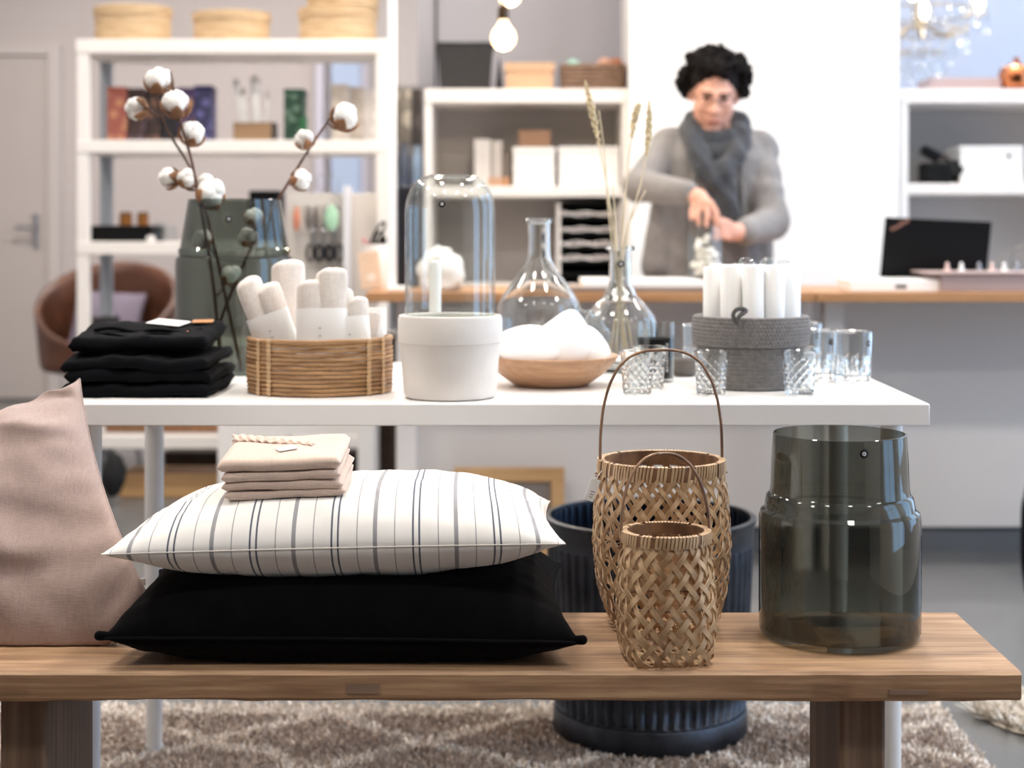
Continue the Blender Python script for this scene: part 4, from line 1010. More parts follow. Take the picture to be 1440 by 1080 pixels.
# ------------------------------------------------------------------ counter
CZ = .826
counter = thing('shop_counter', (.6, 4.85, 0), 'long shop counter with wooden top and plain white front panel', 'counter')
B().box(XX(514, 4.6), XX(1147, 4.6)-.002, 4.6, 5.15, CZ-.028, CZ).build('counter_top', counter_wood, counter, smooth=False, bevel=.002)
B().box(XX(1147, 4.6)+.002, 2.35, 4.6, 5.15, CZ-.028, CZ).build('counter_top', counter_wood, counter, smooth=False, bevel=.002)
front_m = mat('counter_white', (226, 219, 214), .6, var=.015, vs=2)
B().box(XX(586, 5.0), 2.35, 5.0, 5.03, ZZ(741, 5.0), CZ-.028).build('front_panel', front_m, counter, smooth=False, bevel=.001)
B().box(XX(586, 5.0), 2.35, 5.015, 5.045, 0, ZZ(741, 5.0)).build('plinth', mat('grey_plinth', (98, 100, 104), .5, var=.05, vs=5), counter, smooth=False)
for px0, px1 in ((557, 585), (1159, 1186), (1120, 1142)):
    B().box(XX(px0, 4.72), XX(px1, 4.72), 4.72, 4.78, 0, CZ-.028).build('leg', front_m, counter, smooth=False, bevel=.003)
# white trestle left of the counter
tr = thing('white_trestle', (XX(415, 5.0), 5.0, 0), 'white wooden trestle frame at the left end of the counter', 'trestle')
for px0, px1 in ((306, 331), (503, 527)):
    B().box(XX(px0, 4.95), XX(px1, 4.95), 4.95, 5.0, 0, .62).build('leg', white_paint, tr, smooth=False, bevel=.003)
for z0, z1 in ((ZZ(612, 4.96), ZZ(596, 4.96)), (ZZ(629, 4.96), ZZ(617, 4.96)), (.62, .65), (.1, .14)):
    B().box(XX(331, 4.95), XX(503, 4.95), 4.957, 4.995, z0, z1).build('rail', white_paint, tr, smooth=False, bevel=.002)
# hanging dark brown blanket between trestle and counter leg
b = B(); vs = []; nx, nz_ = 24, 8
for i in range(nx+1):
    for k in range(nz_+1):
        vs.append((XX(527+30*i/nx, 5.2), 5.2+.015*math.sin(i*1.1+.1*k), .12+.55*k/nz_))
b.add(vs, [(i*(nz_+1)+k, (i+1)*(nz_+1)+k, (i+1)*(nz_+1)+k+1, i*(nz_+1)+k+1) for i in range(nx) for k in range(nz_)])
bl = thing('brown_blanket', (XX(541, 5.2), 5.2, 0), 'dark brown blanket hanging beside the counter leg', 'blanket')
o = b.build('cloth', mat('dark_brown_wool', (92, 76, 66), .9, var=.2, vs=20), bl, sharp=0); so = o.modifiers.new('t', 'SOLIDIFY'); so.thickness = .01
B().tube([(XX(524, 5.2), 5.2, .67), (XX(560, 5.2), 5.2, .67)], .008, 8).build('hanging_rod', white_metal, bl)
for px in (524, 560): B().tube([(XX(px, 5.2), 5.2, 0), (XX(px, 5.2), 5.2, .678)], .007, 8).build('rod_post', white_metal, bl)
# wooden picture frame leaning on the panel
pf = thing('picture_frame', (XX(716, 4.93), 4.93, 0), 'light wooden picture frame leaning against the counter front under the table', 'picture frame')
fx0, fx1, fz0, fz1 = XX(638, 4.93), XX(794, 4.93), .0, ZZ(658, 4.93); fw = .042
b = B().box(fx0, fx1, 4.92, 4.95, fz1-fw, fz1).box(fx0, fx1, 4.92, 4.95, fz0, fz0+fw).box(fx0, fx0+fw, 4.92, 4.95, fz0+fw, fz1-fw).box(fx1-fw, fx1, 4.92, 4.95, fz0+fw, fz1-fw)
b.build('frame', pale_wood, pf, smooth=False, bevel=.002)
B().box(fx0+fw, fx1-fw, 4.93, 4.94, fz0+fw, fz1-fw).build('canvas', mat('taupe_canvas', (136, 124, 116), .8, var=.08, vs=9), pf, smooth=False)

def simple(name, m, label, cat, b, group=None, **k): return b.build(name, m, label=label, cat=cat, group=group, **k)
def cyl_at(name, px0, px1, py, d, zb, m, label, cat, group=None, prof=None, n=32):
    r = (px1-px0)/2*d/F; x = XX((px0+px1)/2, d); h = ZZ(py, d)-zb
    pr = [(rr*r, zz*h) for rr, zz in (prof or [(0, 0), (.95, 0), (1, .03), (1, .97), (.95, 1), (0, 1)])]
    return B().lathe(pr, (x, d, zb), n).build(name, m, label=label, cat=cat, group=group)
def box_at(name, px0, px1, py, d, dep, zb, m, label, cat, group=None, bev=.002):
    return B().box(XX(px0, d), XX(px1, d), d, d+dep, zb, ZZ(py, d)).build(name, m, smooth=False, bevel=bev, label=label, cat=cat, group=group)
# things on the counter
simple('paper_pad', paper, 'thick pad of white wrapping paper on the counter before the person', 'paper', B().box(XX(820, 4.75), XX(990, 4.75), 4.72, 5.1, CZ, CZ+.028), smooth=False, bevel=.002)
simple('cutting_mat', mat('brown_grey_mat', (122, 108, 100), .7, var=.04, vs=8), 'grey-brown mat on the counter edge under the white paper pad', 'mat', B().box(XX(720, 4.62), XX(1000, 4.62), 4.615, 4.715, CZ, CZ+.012), smooth=False, bevel=.002)
black_pl = mat('black_plastic', (8, 8, 9), .5, var=.1, vs=60, spec=.2)
lp = thing('laptop', (XX(1316, 4.95), 4.95, CZ), 'open black laptop on the counter seen from behind its lid', 'laptop')
Rl = rot('X', -.22); lw = 2*(XX(1388, 4.88)-XX(1312, 4.88)); cl_ = Vector((XX(1312, 4.9), 4.885, CZ+.028))
ZC = rot('Z', .05)
lidh = .185
B().obox(cl_+ZC@rot('X', .16)@Vector((0, 0, lidh/2)), (lw, .007, lidh), ZC@rot('X', .16)@rot('Y', .045)).build('lid', black_pl, lp, smooth=False, bevel=.003)
B().obox(cl_+ZC@Vector((0, .115, -.012)), (lw, .23, .016), ZC).build('base', black_pl, lp, smooth=False, bevel=.003)
tm = text_mesh('ThinkPad', .017)
Rm = (ZC@rot('X', .16)@rot('Y', .045)).to_4x4()
tm.transform(Matrix.Translation(cl_-world_of(lp))@Rm@Matrix.Translation(Vector((-lw/2+.042, -.0043, lidh-.022)))@Matrix.Rotation(PI/2, 4, 'X')@Matrix.Rotation(.6, 4, 'Z'))
link('logo', tm, mat('logo_grey_pink', (205, 150, 130), .4, var=.02), lp)
wb = thing('flat_box', (XX(1258, 4.68), 4.72, CZ), 'flat white box on the counter in front of the laptop', 'box')
B().box(XX(1195, 4.66), XX(1321, 4.66), 4.65, 4.85, CZ, CZ+.035).build('body', white_lam, wb, smooth=False, bevel=.003)
B().box(XX(1258, 4.66), XX(1274, 4.66), 4.6485, 4.652, CZ+.010, CZ+.020).build('slot', mat('dark_grey_slot', (70, 68, 68), .6, var=.05), wb, smooth=False)
mt = thing('mauve_tray', (XX(1390, 4.68), 4.7, CZ), 'mauve tray of small trinkets at the right end of the counter', 'tray')
B().box(XX(1321, 4.65), XX(1480, 4.65), 4.64, 4.86, CZ, CZ+.050).build('body', mat('mauve_card', (158, 140, 138), .7, var=.03, vs=8), mt, smooth=False, bevel=.003)
B().box(XX(1305, 4.65), XX(1480, 4.65), 4.632, 4.868, CZ+.0505, CZ+.056).build('lid', mat('mauve_lid', (176, 156, 152), .7, var=.03, vs=8), mt, smooth=False, bevel=.002)
for k, px in enumerate((1332, 1352, 1377, 1395, 1412, 1430)):
    m = [mat('trinket_blush', (224, 196, 188), .3, var=.05), mat('trinket_white', (238, 236, 234), .3, var=.05), mat('trinket_steel', (150, 150, 156), .3, .8, var=.05)][k % 3]
    B().lathe([(0, 0), (.010, 0), (.011, .004), (.005, .010), (.006, .018), (.003, .026), (0, .028)], (XX(px, 4.74), 4.74, CZ+.0562), 16).build('trinket', m, label='small trinket on the mauve tray, %s from the left' % words[k], cat='trinket', group='trinkets on the mauve tray')
tp = thing('card_reader', (XX(1430, 4.98), 4.98, CZ), 'small steel tape dispenser behind the mauve tray', 'dispenser')
B().box(XX(1400, 4.98), XX(1445, 4.98), 4.95, 5.03, CZ, CZ+.05).build('body', mat('dull_steel', (150, 148, 146), .4, .7, var=.05), tp, smooth=False, bevel=.004)
B().tube([PX(1428, 375, 4.98), PX(1425, 360, 4.98), PX(1429, 349, 4.98), PX(1440, 346, 4.98)], .004, 8).build('arm', mat('dull_steel', (150, 148, 146), .4, .7), tp)
tp.name = 'tape_dispenser'; WOFF[tp.name] = Vector(tp.location)
# left end of the counter: display stand, pen cup, card, scissors rack
ds = thing('display_stand', (XX(552, 4.75), 4.75, CZ), 'tall narrow white display post standing on the left of the counter', 'stand')
B().box(XX(545.5, 4.75), XX(557.5, 4.75), 4.735, 4.76, CZ+.012, 2.2).build('post', mat('gloss_white', (250, 250, 250), .2, var=.01), ds, smooth=False, bevel=.002)
B().box(XX(546, 4.75), XX(574, 4.75), 4.70, 4.80, CZ, CZ+.012).build('base', white_metal, ds, smooth=False, bevel=.003)
B().box(XX(559, 5.0), XX(588, 5.0), 5.0, 5.10, CZ, ZZ(262, 5.0)).build('speaker_box', mat('black_navy', (18, 21, 30), .4, var=.05), smooth=False, bevel=.004, label='tall narrow black speaker box on the counter beside the white post', cat='speaker')
pcx, pcy = XX(527, 4.86), 4.86
pen = thing('pen_cup', (pcx, pcy, CZ), 'white cup full of pens and scissors at the left of the counter', 'cup')
B().lathe([(0, 0), (.036, 0), (.038, .003), (.041, .135), (.039, .135), (.035, .006), (0, .006)], (pcx, pcy, CZ), 32).build('cup_body', white_lam, pen)
for k, (dx, top, c, w) in enumerate(((-.030, 336, (206, 140, 138), .005), (-.018, 340, (176, 120, 122), .004), (-.005, 345, (210, 170, 168), .004), (.022, 330, (218, 140, 74), .005), (.030, 335, (30, 30, 32), .004))):
    p1 = PX(527, top, 4.86); B().caps((pcx+dx*.6, pcy, CZ+.015), (pcx+dx*1.1, pcy-.005, p1.z), w, w, 10).build('pen', mat('pen_%s' % words[k], c, .4, var=.05), label='pen in the white cup, %s from the left' % words[k], cat='pen', group='pens in the white cup')
sc = thing('scissors', (pcx, pcy, CZ+.01), 'black-handled scissors standing in the white pen cup', 'scissors')
B().caps((pcx+.008, pcy, CZ+.015), (pcx+.008, pcy, CZ+.14), .004, .005, 8).build('blades', mat('steel_blade', (180, 182, 186), .3, 1, var=.05), sc)
h_ = B()
for k, (a, b2) in enumerate((((522, 352), (540, 312)), ((530, 352), (536, 326)))):
    p, q = PX(*a, 4.85), PX(*b2, 4.85); mid = (p+q)/2; L_ = (q-p).length/2; ax = (q-p).normalized(); sd = ax.cross(Vector((0, 1, 0)))
    h_.tube([mid+ax*L_*math.cos(t)+sd*.011*math.sin(t) for t in [2*PI*i/20 for i in range(20)]], .0042, 8, True)
h_.build('handle', black_pl, sc)
cd = thing('pattern_card', (XX(521, 4.8), 4.8, CZ), 'small tan card box with a pale print leaning by the pen cup', 'card')
Rc = rot('X', -.12)@rot('Y', -.10)
cc_ = PX(520, 388, 4.80); cc_.z = CZ+.058
B().obox(cc_, (.062, .008, .112), Rc).build('card', mat('tan_card', (228, 198, 172), .7, var=.04, vs=15), cd, smooth=False, bevel=.001)
B().lathe([(0, 0), (.013, 0), (.013, .0006), (0, .0006)], cc_+Rc@Vector((.003, -.0046, -.022)), 20, R=Rc@rot('X', PI/2)).build('print', mat('pale_print', (240, 226, 214), .7, var=.1, vs=60), cd)
# scissors rack
rk = thing('scissors_rack', (XX(455, 5.1), 5.1, .65), 'clear-fronted grey rack with hooks for scissors beside the pen cup', 'rack')
rx0, rx1 = XX(404, 5.1), XX(531, 5.1)
B().box(rx0, rx1, 5.10, 5.112, .65, ZZ(272, 5.1)).build('back_board', mat('warm_grey_board', (206, 199, 192), .6, var=.03, vs=6), rk, smooth=False, bevel=.002)
B().box(rx0-.03, rx1, 5.005, 5.17, .62, .65).build('foot_shelf', white_paint, rk, smooth=False, bevel=.002)
for px in (404, 527): B().box(XX(px, 5.1), XX(px+4, 5.1), 5.10, 5.16, 0, .62).build('leg', white_paint, rk, smooth=False)
for px in (484,): B().box(XX(px, 5.09), XX(px+10, 5.09), 5.06, 5.1, .651, ZZ(262, 5.1)).build('divider', mat('pale_acrylic', (222, 222, 226), .3, var=.02), rk, smooth=False, bevel=.002)
for j, (y0, xs) in enumerate(((288, (418, 432, 446, 460, 474)), (326, (440, 455, 470)))):
    for px in xs:
        B().tube([PX(px, y0, 5.1), PX(px, y0, 5.05), PX(px, y0-3, 5.045)], .003, 6).build('hook', mat('brushed_steel', (170, 172, 178), .35, 1), rk)
def scis(px, py, s, c, label, grp):
    p = PX(px, py, 5.066); r = thing('scissors', p, label, 'scissors', grp)
    b = B()
    for sx in (-1, 1):
        cc = p+Vector((sx*.010*s, 0, -.016*s)); b.tube([cc+Vector((.008*s*math.cos(t)+0, 0, .020*s*math.sin(t))) for t in [2*PI*i/18 for i in range(18)]], .0034*s, 8, True)
    b.build('handle', mat('scissor_%d_%d_%d' % c, c, .4, var=.05), r)
    B().obox(p+Vector((0, 0, .045*s)), (.008*s, .004, .085*s), rot('Y', .05)).build('blades', mat('steel_blade', (180, 182, 186), .3, 1), r, smooth=False, bevel=.001)
scis(442, 346, 1.35, (26, 26, 28), 'black-handled scissors hanging lowest on the rack, first from the left', 'scissors on the rack')
scis(456, 346, 1.35, (28, 27, 28), 'black-handled scissors hanging lowest on the rack, second from the left', 'scissors on the rack')
scis(471, 346, 1.35, (24, 25, 27), 'black-handled scissors hanging lowest on the rack, third from the left', 'scissors on the rack')
for px, c, w, h0, h1, L in ((417, (206, 132, 104), 10, 290, 326, 'small coral pouch hanging at the left of the scissors rack'), (434, (112, 106, 102), 10, 290, 324, 'dark grey snips hanging on the upper row of the rack'), (446, (120, 112, 106), 8, 290, 322, 'brown-grey snips hanging beside the mint pouch'), (466, (168, 208, 178), 20, 288, 326, 'mint green pouch hanging on the scissors rack')):
    d = 5.06; b = B(); b.ell((XX(px, d), d, (ZZ(h0, d)+ZZ(h1, d))/2), w/2*d/F, .008, (h1-h0)/2*d/F, 14, 10)
    b.build('hanging_pouch', mat('pouch_%d_%d_%d' % c, c, .6, var=.08, vs=40), label=L, cat='pouch', group='pouches on the rack')
wr_ = B()
for k, px in enumerate((470, 452, 437)):
    cc = PX(px, 258, 5.1); wr_ = B().tube([cc+Vector((.014*math.cos(t), 0, .030*math.sin(t))) for t in [2*PI*i/22 for i in range(22)]], .0014, 6, True)
    wr_.tube([cc+Vector((0, 0, -.030)), PX(px, 277, 5.104)], .0014, 6)
    wr_.build('wire_loop', mat('brushed_steel', (170, 172, 178), .35, 1), rk)

# ------------------------------------------------------------------ left shelf unit
LS = thing('shelf_unit', (XX(326, 6.0), 6.05, 0), 'white open shelf unit with baskets on top at the left back', 'shelf')
lx0, lx1 = XX(108, 5.9), XX(545, 5.9); pw = 16*5.9/F; ly0, ly1 = 5.9, 6.26
shelf_w = mat('shelf_white', (236, 230, 225), .5, var=.015, vs=3); post_g = mat('post_grey', (150, 156, 164), .5, var=.03, vs=5)
LZ = [ZZ(55, 5.9), ZZ(197, 5.9), ZZ(340, 5.9), ZZ(483, 5.9), ZZ(613, 5.9)]
for x0, y0, m in ((lx0, ly0, shelf_w), (lx1-pw, ly0, shelf_w), (lx0, ly1-pw, post_g), (lx1-pw, ly1-pw, post_g)):
    B().box(x0, x0+pw, y0, y0+pw, 0, LZ[0]-.0525).build('post', m, LS, smooth=False, bevel=.002)
for k, z in enumerate(LZ): B().box(lx0-(.001 if k else .003), lx1+(.001 if k else .003), ly0-.003, ly1+.003, z-(.052 if k == 0 else .047), z).build('shelf_board', shelf_w, LS, smooth=False, bevel=.003)
seag = mat('seagrass_coil', (206, 178, 142), .7, var=0, vs=30, c2=(178, 148, 110), stretch=(.3, .3, 2), bump=.4, bs=80)
def coil_basket(px0, px1, py, d, zb, label, lidq=.72):
    r = (px1-px0)/2*d/F; x = XX((px0+px1)/2, d); h = ZZ(py, d)-zb; root = thing('lidded_basket', (x, d, zb), label, 'basket', 'round lidded baskets on the shelf')
    pr = [(0, 0), (r*.96, 0)]+[(r*(.97+.012*abs(math.sin(PI*7*k/40))), h*lidq*k/40) for k in range(1, 41)]+[(0, h*lidq)]
    B().lathe(pr, (x, d, zb), 48, 1, .8).build('body', seag, root)
    pr = [(0, h*lidq), (r*1.01, h*lidq)]+[(r*(1.01+.012*abs(math.sin(PI*3*k/20))), h*(lidq+(1-lidq)*k/20*.9)) for k in range(1, 21)]+[(r*.9, h), (0, h)]
    B().lathe(pr, (x, d, zb), 48, 1, .8).build('lid', seag, root)
coil_basket(133, 241, 10, 6.08, LZ[0], 'round lidded seagrass basket at the left on top of the shelf')
coil_basket(272, 380, 18, 6.08, LZ[0], 'flatter round lidded seagrass basket in the middle on top of the shelf')
coil_basket(420, 531, 12, 6.08, LZ[0], 'wide round seagrass basket at the right on top of the shelf')
coil_basket(431, 534, -32, 6.08, ZZ(12, 6.08)+.001, 'round seagrass basket stacked on the wide one at the right')
# tins and books on the second board
def print_m(name, c1, c2, sc_=18):
    m, nt, b = nodes_of(name); tc = nt.nodes.new('ShaderNodeTexCoord'); v = nt.nodes.new('ShaderNodeTexVoronoi'); v.inputs['Scale'].default_value = sc_
    r = nt.nodes.new('ShaderNodeValToRGB'); r.color_ramp.interpolation = 'CONSTANT'; r.color_ramp.elements[0].color = (*lin(c1), 1); r.color_ramp.elements[1].position = .42; r.color_ramp.elements[1].color = (*lin(c2), 1)
    nt.links.new(tc.outputs['Object'], v.inputs['Vector']); nt.links.new(v.outputs['Distance'], r.inputs[0]); nt.links.new(r.outputs[0], b.inputs['Base Color']); b.inputs['Roughness'].default_value = .45
    return m
tins = [(150, 178, 122, (182, 128, 96), (150, 84, 72), 'orange and red printed tin at the left end of the second shelf'), (180, 204, 124, (96, 74, 86), (58, 42, 40), 'plum and brown printed tin right of the orange tin'),
        (206, 224, 126, (120, 86, 70), (52, 38, 36), 'rust brown printed tin behind the cotton bolls'), (226, 246, 124, (48, 40, 46), (26, 23, 27), 'very dark printed tin behind the cotton bolls'),
        (250, 272, 123, (170, 122, 88), (72, 56, 88), 'orange and purple printed tin near the end of the row'), (273, 298, 120, (92, 90, 136), (50, 48, 82), 'violet blue printed tin at the right end of the row')]
for k, (a, b2, y, c1_, c2_, L) in enumerate(tins):
    d = 6.02; t = thing('printed_tin', (XX((a+b2)/2, d), d+.05, LZ[1]), L, 'tin', 'printed tins on the shelf'); pm = print_m('tin_print_%s' % words[k], c1_, c2_, 26)
    B().box(XX(a, d), XX(b2, d), d, d+.09, LZ[1]+.0005, ZZ(y+9, d)).build('body', pm, t, smooth=False, bevel=.004)
    B().box(XX(a, d)-.001, XX(b2, d)+.001, d-.001, d+.091, ZZ(y+9, d), ZZ(y, d)).build('lid', mat('tin_lid_%s' % words[k], c2_, .4, .3, var=.05), t, smooth=False, bevel=.004)
ub = thing('wooden_crate', (XX(356, 6.05), 6.1, LZ[1]), 'small brown wooden box of white brushes on the second shelf', 'box')
crm = wood('box_oak', (118, 92, 66), (146, 116, 86), (164, 134, 102), 'X', 8)
B().box(XX(328, 6.02), XX(380, 6.02), 6.02, 6.032, LZ[1]+.001, ZZ(172, 6.02)).build('front_board', crm, ub, smooth=False, bevel=.001)
B().box(XX(328, 6.02), XX(380, 6.02), 6.14, 6.152, LZ[1]+.001, ZZ(172, 6.02)).build('back_board', crm, ub, smooth=False, bevel=.001)
for px in (328, 376): B().box(XX(px, 6.02), XX(px, 6.02)+.01, 6.032, 6.14, LZ[1]+.001, ZZ(172, 6.02)).build('side_board', crm, ub, smooth=False)
B().box(XX(332, 6.02), XX(376, 6.02), 6.032, 6.14, LZ[1]+.001, LZ[1]+.01).build('bottom_board', crm, ub, smooth=False)
B().box(XX(381, 6.06), XX(387, 6.06), 6.06, 6.12, LZ[1]+.0005, ZZ(172, 6.06)).build('dark_notebook', mat('dark_card', (88, 80, 76), .7, var=.05), smooth=False, bevel=.001, label='thin dark notebook beside the wooden box of brushes', cat='notebook')
for k, (p0, p1, w) in enumerate((((342, 178), (332, 122), 5), ((348, 180), (342, 135), 4), ((360, 180), (359, 118), 8), ((372, 180), (376, 140), 3))):
    d = 6.085; a, b2 = PX(*p0, d), PX(*p1, d); t = thing('brush', a, 'white-handled brush in the wooden box, %s from the left' % words[k], 'brush', 'brushes in the wooden box')
    a.z = LZ[1]+.025; B().caps(a, b2, w*d/F*.9, w*d/F*.7, 10).build('handle', mat('brush_white', (226, 224, 222), .5, var=.03), t)
    B().ell(b2+Vector((0, 0, .012)), w*d/F*.9, w*d/F*.9, .02, 10, 7).build('bristles', mat('bristle_grey', (180, 176, 172), .9, var=.1), t)
gt = thing('green_tin', (XX(413, 6.05), 6.1, LZ[1]), 'tall dark green printed tin at the right of the second shelf', 'tin')
B().box(XX(399, 6.05), XX(427, 6.05), 6.05, 6.15, LZ[1]+.0005, ZZ(132, 6.05)).build('body', print_m('green_print', (92, 118, 100), (26, 60, 44), 30), gt, smooth=False, bevel=.004)
B().box(XX(398.5, 6.05), XX(427.5, 6.05), 6.049, 6.151, ZZ(132, 6.05), ZZ(125, 6.05)).build('lid', mat('green_lid', (30, 74, 56), .4, .3, var=.05), gt, smooth=False, bevel=.003)
box_at('green_carton', 421, 432, 165, 6.03, .015, LZ[1]+.0005, mat('green_card', (40, 96, 62), .6, var=.1, vs=40), 'small green carton in front of the dark green tin', 'carton')
for k, (a, b2, y, c) in enumerate(((466, 490, 118, (214, 204, 192)), (491, 512, 122, (200, 188, 174)), (513, 532, 126, (222, 214, 208)))):
    d = 6.1; box_at('greeting_card', a, b2, y, d+.01*k, .01, LZ[1]+.0005, print_m('card_print_%s' % words[k], c, tuple(int(x*.93) for x in c), 22), 'pale greeting card on the second shelf, %s from the left' % words[k], 'card', 'greeting cards on the shelf', .001)
# third board
box_at('black_tray', 127, 213, 317, 5.98, .2, LZ[2]+.0005, black_pl, 'low black tray on the third shelf beside the amber jars', 'tray')
for k, (a, b2) in enumerate(((168, 186), (193, 209))):
    d = 6.08; z = ZZ(317, 5.98)+.0005; x = XX((a+b2)/2, d); r = (b2-a)/2*d/F; t = thing('amber_jar', (x, d, z), 'small amber glass jar on the black tray, %s' % ('left one', 'right one')[k], 'jar', 'amber jars on the tray'); h = ZZ(298, d)-z
    B().lathe([(0, 0), (r*.95, 0), (r, .003), (r, h*.8), (r*.8, h*.84), (0, h*.84)], (x, d, z), 24).build('body', mat('amber_glass', (150, 98, 48), .2, var=.1), t)
    B().lathe([(0, h*.84), (r*.9, h*.84), (r*.9, h), (0, h)], (x, d, z), 24).build('lid', mat('brown_lid', (110, 78, 50), .4, var=.05), t)
for k, (a, b2, y) in enumerate(((217, 232, 312), (233, 247, 318))):
    d = 6.05; cyl_at('glass_beaker', a, b2, y, d, LZ[2]+.0005, clear, 'clear glass beaker on the third shelf, %s' % ('taller left one', 'shorter right one')[k], 'beaker', 'beakers on the shelf', [(0, 0), (.9, 0), (1, .03), (1, 1), (.94, 1), (.94, .05), (0, .05)])
cyl_at('white_stone', 205, 219, 331, 5.93, LZ[2]+.0005, mat('white_stone', (228, 222, 220), .7, var=.05), 'small white pebble at the front edge of the third shelf', 'pebble', prof=[(0, 0), (.7, 0), (1, .4), (.7, .9), (0, 1)])
box_at('black_box', 350, 392, 268, 6.05, .15, LZ[2]+.0005, black_pl, 'square black box on the third shelf behind the smoked vase', 'box')
# fourth board
cyl_at('black_canister', 126, 168, 445, 6.1, LZ[3]+.0005, mat('charcoal_tin', (44, 42, 44), .5, var=.05), 'squat charcoal canister on the fourth shelf', 'canister')
box_at('charcoal_box', 172, 236, 460, 6.05, .16, LZ[3]+.0005, mat('charcoal_card', (58, 54, 56), .7, var=.05), 'charcoal cardboard box on the fourth shelf', 'box')
# lowest board and floor below
def wicker(px0, px1, py, d, dep, zb, label, cc, name='wicker_tray', grp=None):
    root = thing(name, (XX((px0+px1)/2, d), d+dep/2, zb), label, 'basket', grp); x0, x1 = XX(px0, d), XX(px1, d); h = ZZ(py, d)-zb; m = mat('wicker_%d_%d_%d' % cc, cc, .7, var=.35, vs=70, stretch=(1, 1, 2.5), bump=.5, bs=120)
    n = max(3, int(h/.016))
    for k in range(n):
        z = zb+h*(k+.5)/n; fl = 1+.06*k/n
        xa, xb, ya, yb = (x0+x1)/2-(x1-x0)/2*fl, (x0+x1)/2+(x1-x0)/2*fl, d, d+dep
        pts = []
        for (p, q) in (((xa, ya), (xb, ya)), ((xb, ya), (xb, yb)), ((xb, yb), (xa, yb)), ((xa, yb), (xa, ya))):
            for i in range(10):
                t = (i+.5)/10; w = .004*math.sin(PI*(i+k))
                x, y = p[0]+(q[0]-p[0])*t, p[1]+(q[1]-p[1])*t
                nxy = Vector((q[1]-p[1], -(q[0]-p[0]))).normalized(); pts.append((x+nxy.x*w, y+nxy.y*w, z))
        B().tube(pts, h/n*.58, 6, True).build('wicker_course', m, root, sharp=0)
    B().box(x0, x1, d, d+dep, zb+.001, zb+.008).build('bottom', m, root, smooth=False)
    return root
wicker(150, 222, 592, 6.0, .2, LZ[4]+.001, 'low brown wicker tray on the lowest shelf, left one', (150, 112, 84), grp='wicker trays on the lowest shelf')
wicker(228, 312, 590, 6.0, .2, LZ[4]+.001, 'low brown wicker tray on the lowest shelf, right one', (158, 116, 84), grp='wicker trays on the lowest shelf')
box_at('wooden_chest', 168, 312, 667, 6.0, .22, .0, pale_wood, 'pale wooden box on the floor below the shelf unit', 'box', bev=.003)
box_at('dark_crate', 230, 500, 636, 6.32, .2, .0, mat('dark_brown_crate', (52, 44, 40), .8, var=.1), 'dark brown crate standing behind the shelf unit', 'crate')
bgp = thing('black_bag', (XX(160, 5.95), 5.9, 0), 'black bag hanging low at the left of the shelf unit', 'bag')
B().ell((XX(160, 5.82), 5.82, ZZ(668, 5.82)), .045, .05, .075, 18, 14, None, lambda q, p: q*(1+.18*nz(p.x*2, p.y*2, p.z*2))).build('body', mat('black_cloth', (24, 24, 26), .85, var=.1), bgp, sharp=0)
B().tube([PX(152, 655, 5.82), PX(153, 640, 5.84), PX(158, 632, 5.88), PX(164, 640, 5.84), PX(166, 655, 5.82)], .005, 8).build('strap', mat('black_cloth', (24, 24, 26), .85), bgp)

# ------------------------------------------------------------------ leather bucket chair behind the shelf
ch = thing('leather_chair', (XX(150, 6.9), 6.9, 0), 'brown leather bucket chair with thin metal legs behind the left shelf', 'chair')
lea = mat('brown_leather', (98, 62, 46), .38, var=.25, vs=8, bump=.1, bs=80)
ccx, ccy = XX(150, 6.9), 6.9; vs = []; nu, nv = 40, 14
def chpt(a, q):
    bk_ = (1-math.cos(a-PI/2+PI))/2 if False else (1+math.sin(a))/2        # 1 at the back
    rim = .50+.345*(bk_**.9)
    r = .10+.19*min(1, q*2.2)+.045*max(0, q-.4); z = .40+(0 if q < .42 else (rim-.40+.02)*((q-.42)/.58)**1.1)-.03*(1-min(1, q*2.4))
    return Vector((ccx+r*math.cos(a)*.95, ccy+r*math.sin(a)*.9, z))
for j in range(nv+1):
    for i in range(nu): vs.append(chpt(2*PI*i/nu, j/nv))
fs = [(j*nu+i, j*nu+(i+1) % nu, (j+1)*nu+(i+1) % nu, (j+1)*nu+i) for j in range(nv) for i in range(nu)]+[tuple(range(nu-1, -1, -1))]
o = B().add(vs, fs).build('seat_shell', lea, ch, sharp=0); so = o.modifiers.new('t', 'SOLIDIFY'); so.thickness = .022
chm = mat('grey_metal', (120, 120, 124), .4, .8, var=.05)
for a in (.78, 2.36, 3.93, 5.5):
    B().tube([(ccx+.16*math.cos(a), ccy+.16*math.sin(a), .395), (ccx+.27*math.cos(a), ccy+.27*math.sin(a), .0)], .009, 8).build('leg', chm, ch)
cu = thing('lilac_cushion', (ccx-.02, ccy-.02, .42), 'grey lilac cushion lying in the leather bucket chair', 'cushion')
cushion('cover', (ccx-.18, ccy+.18, .74), (ccx+.13, ccy+.19, .72), (ccx+.15, ccy-.05, .45), (ccx-.17, ccy-.06, .46), .055, .04, mat('lilac_cloth', (122, 112, 128), .9, var=.06, vs=12), cu, n=24, wr=.006)

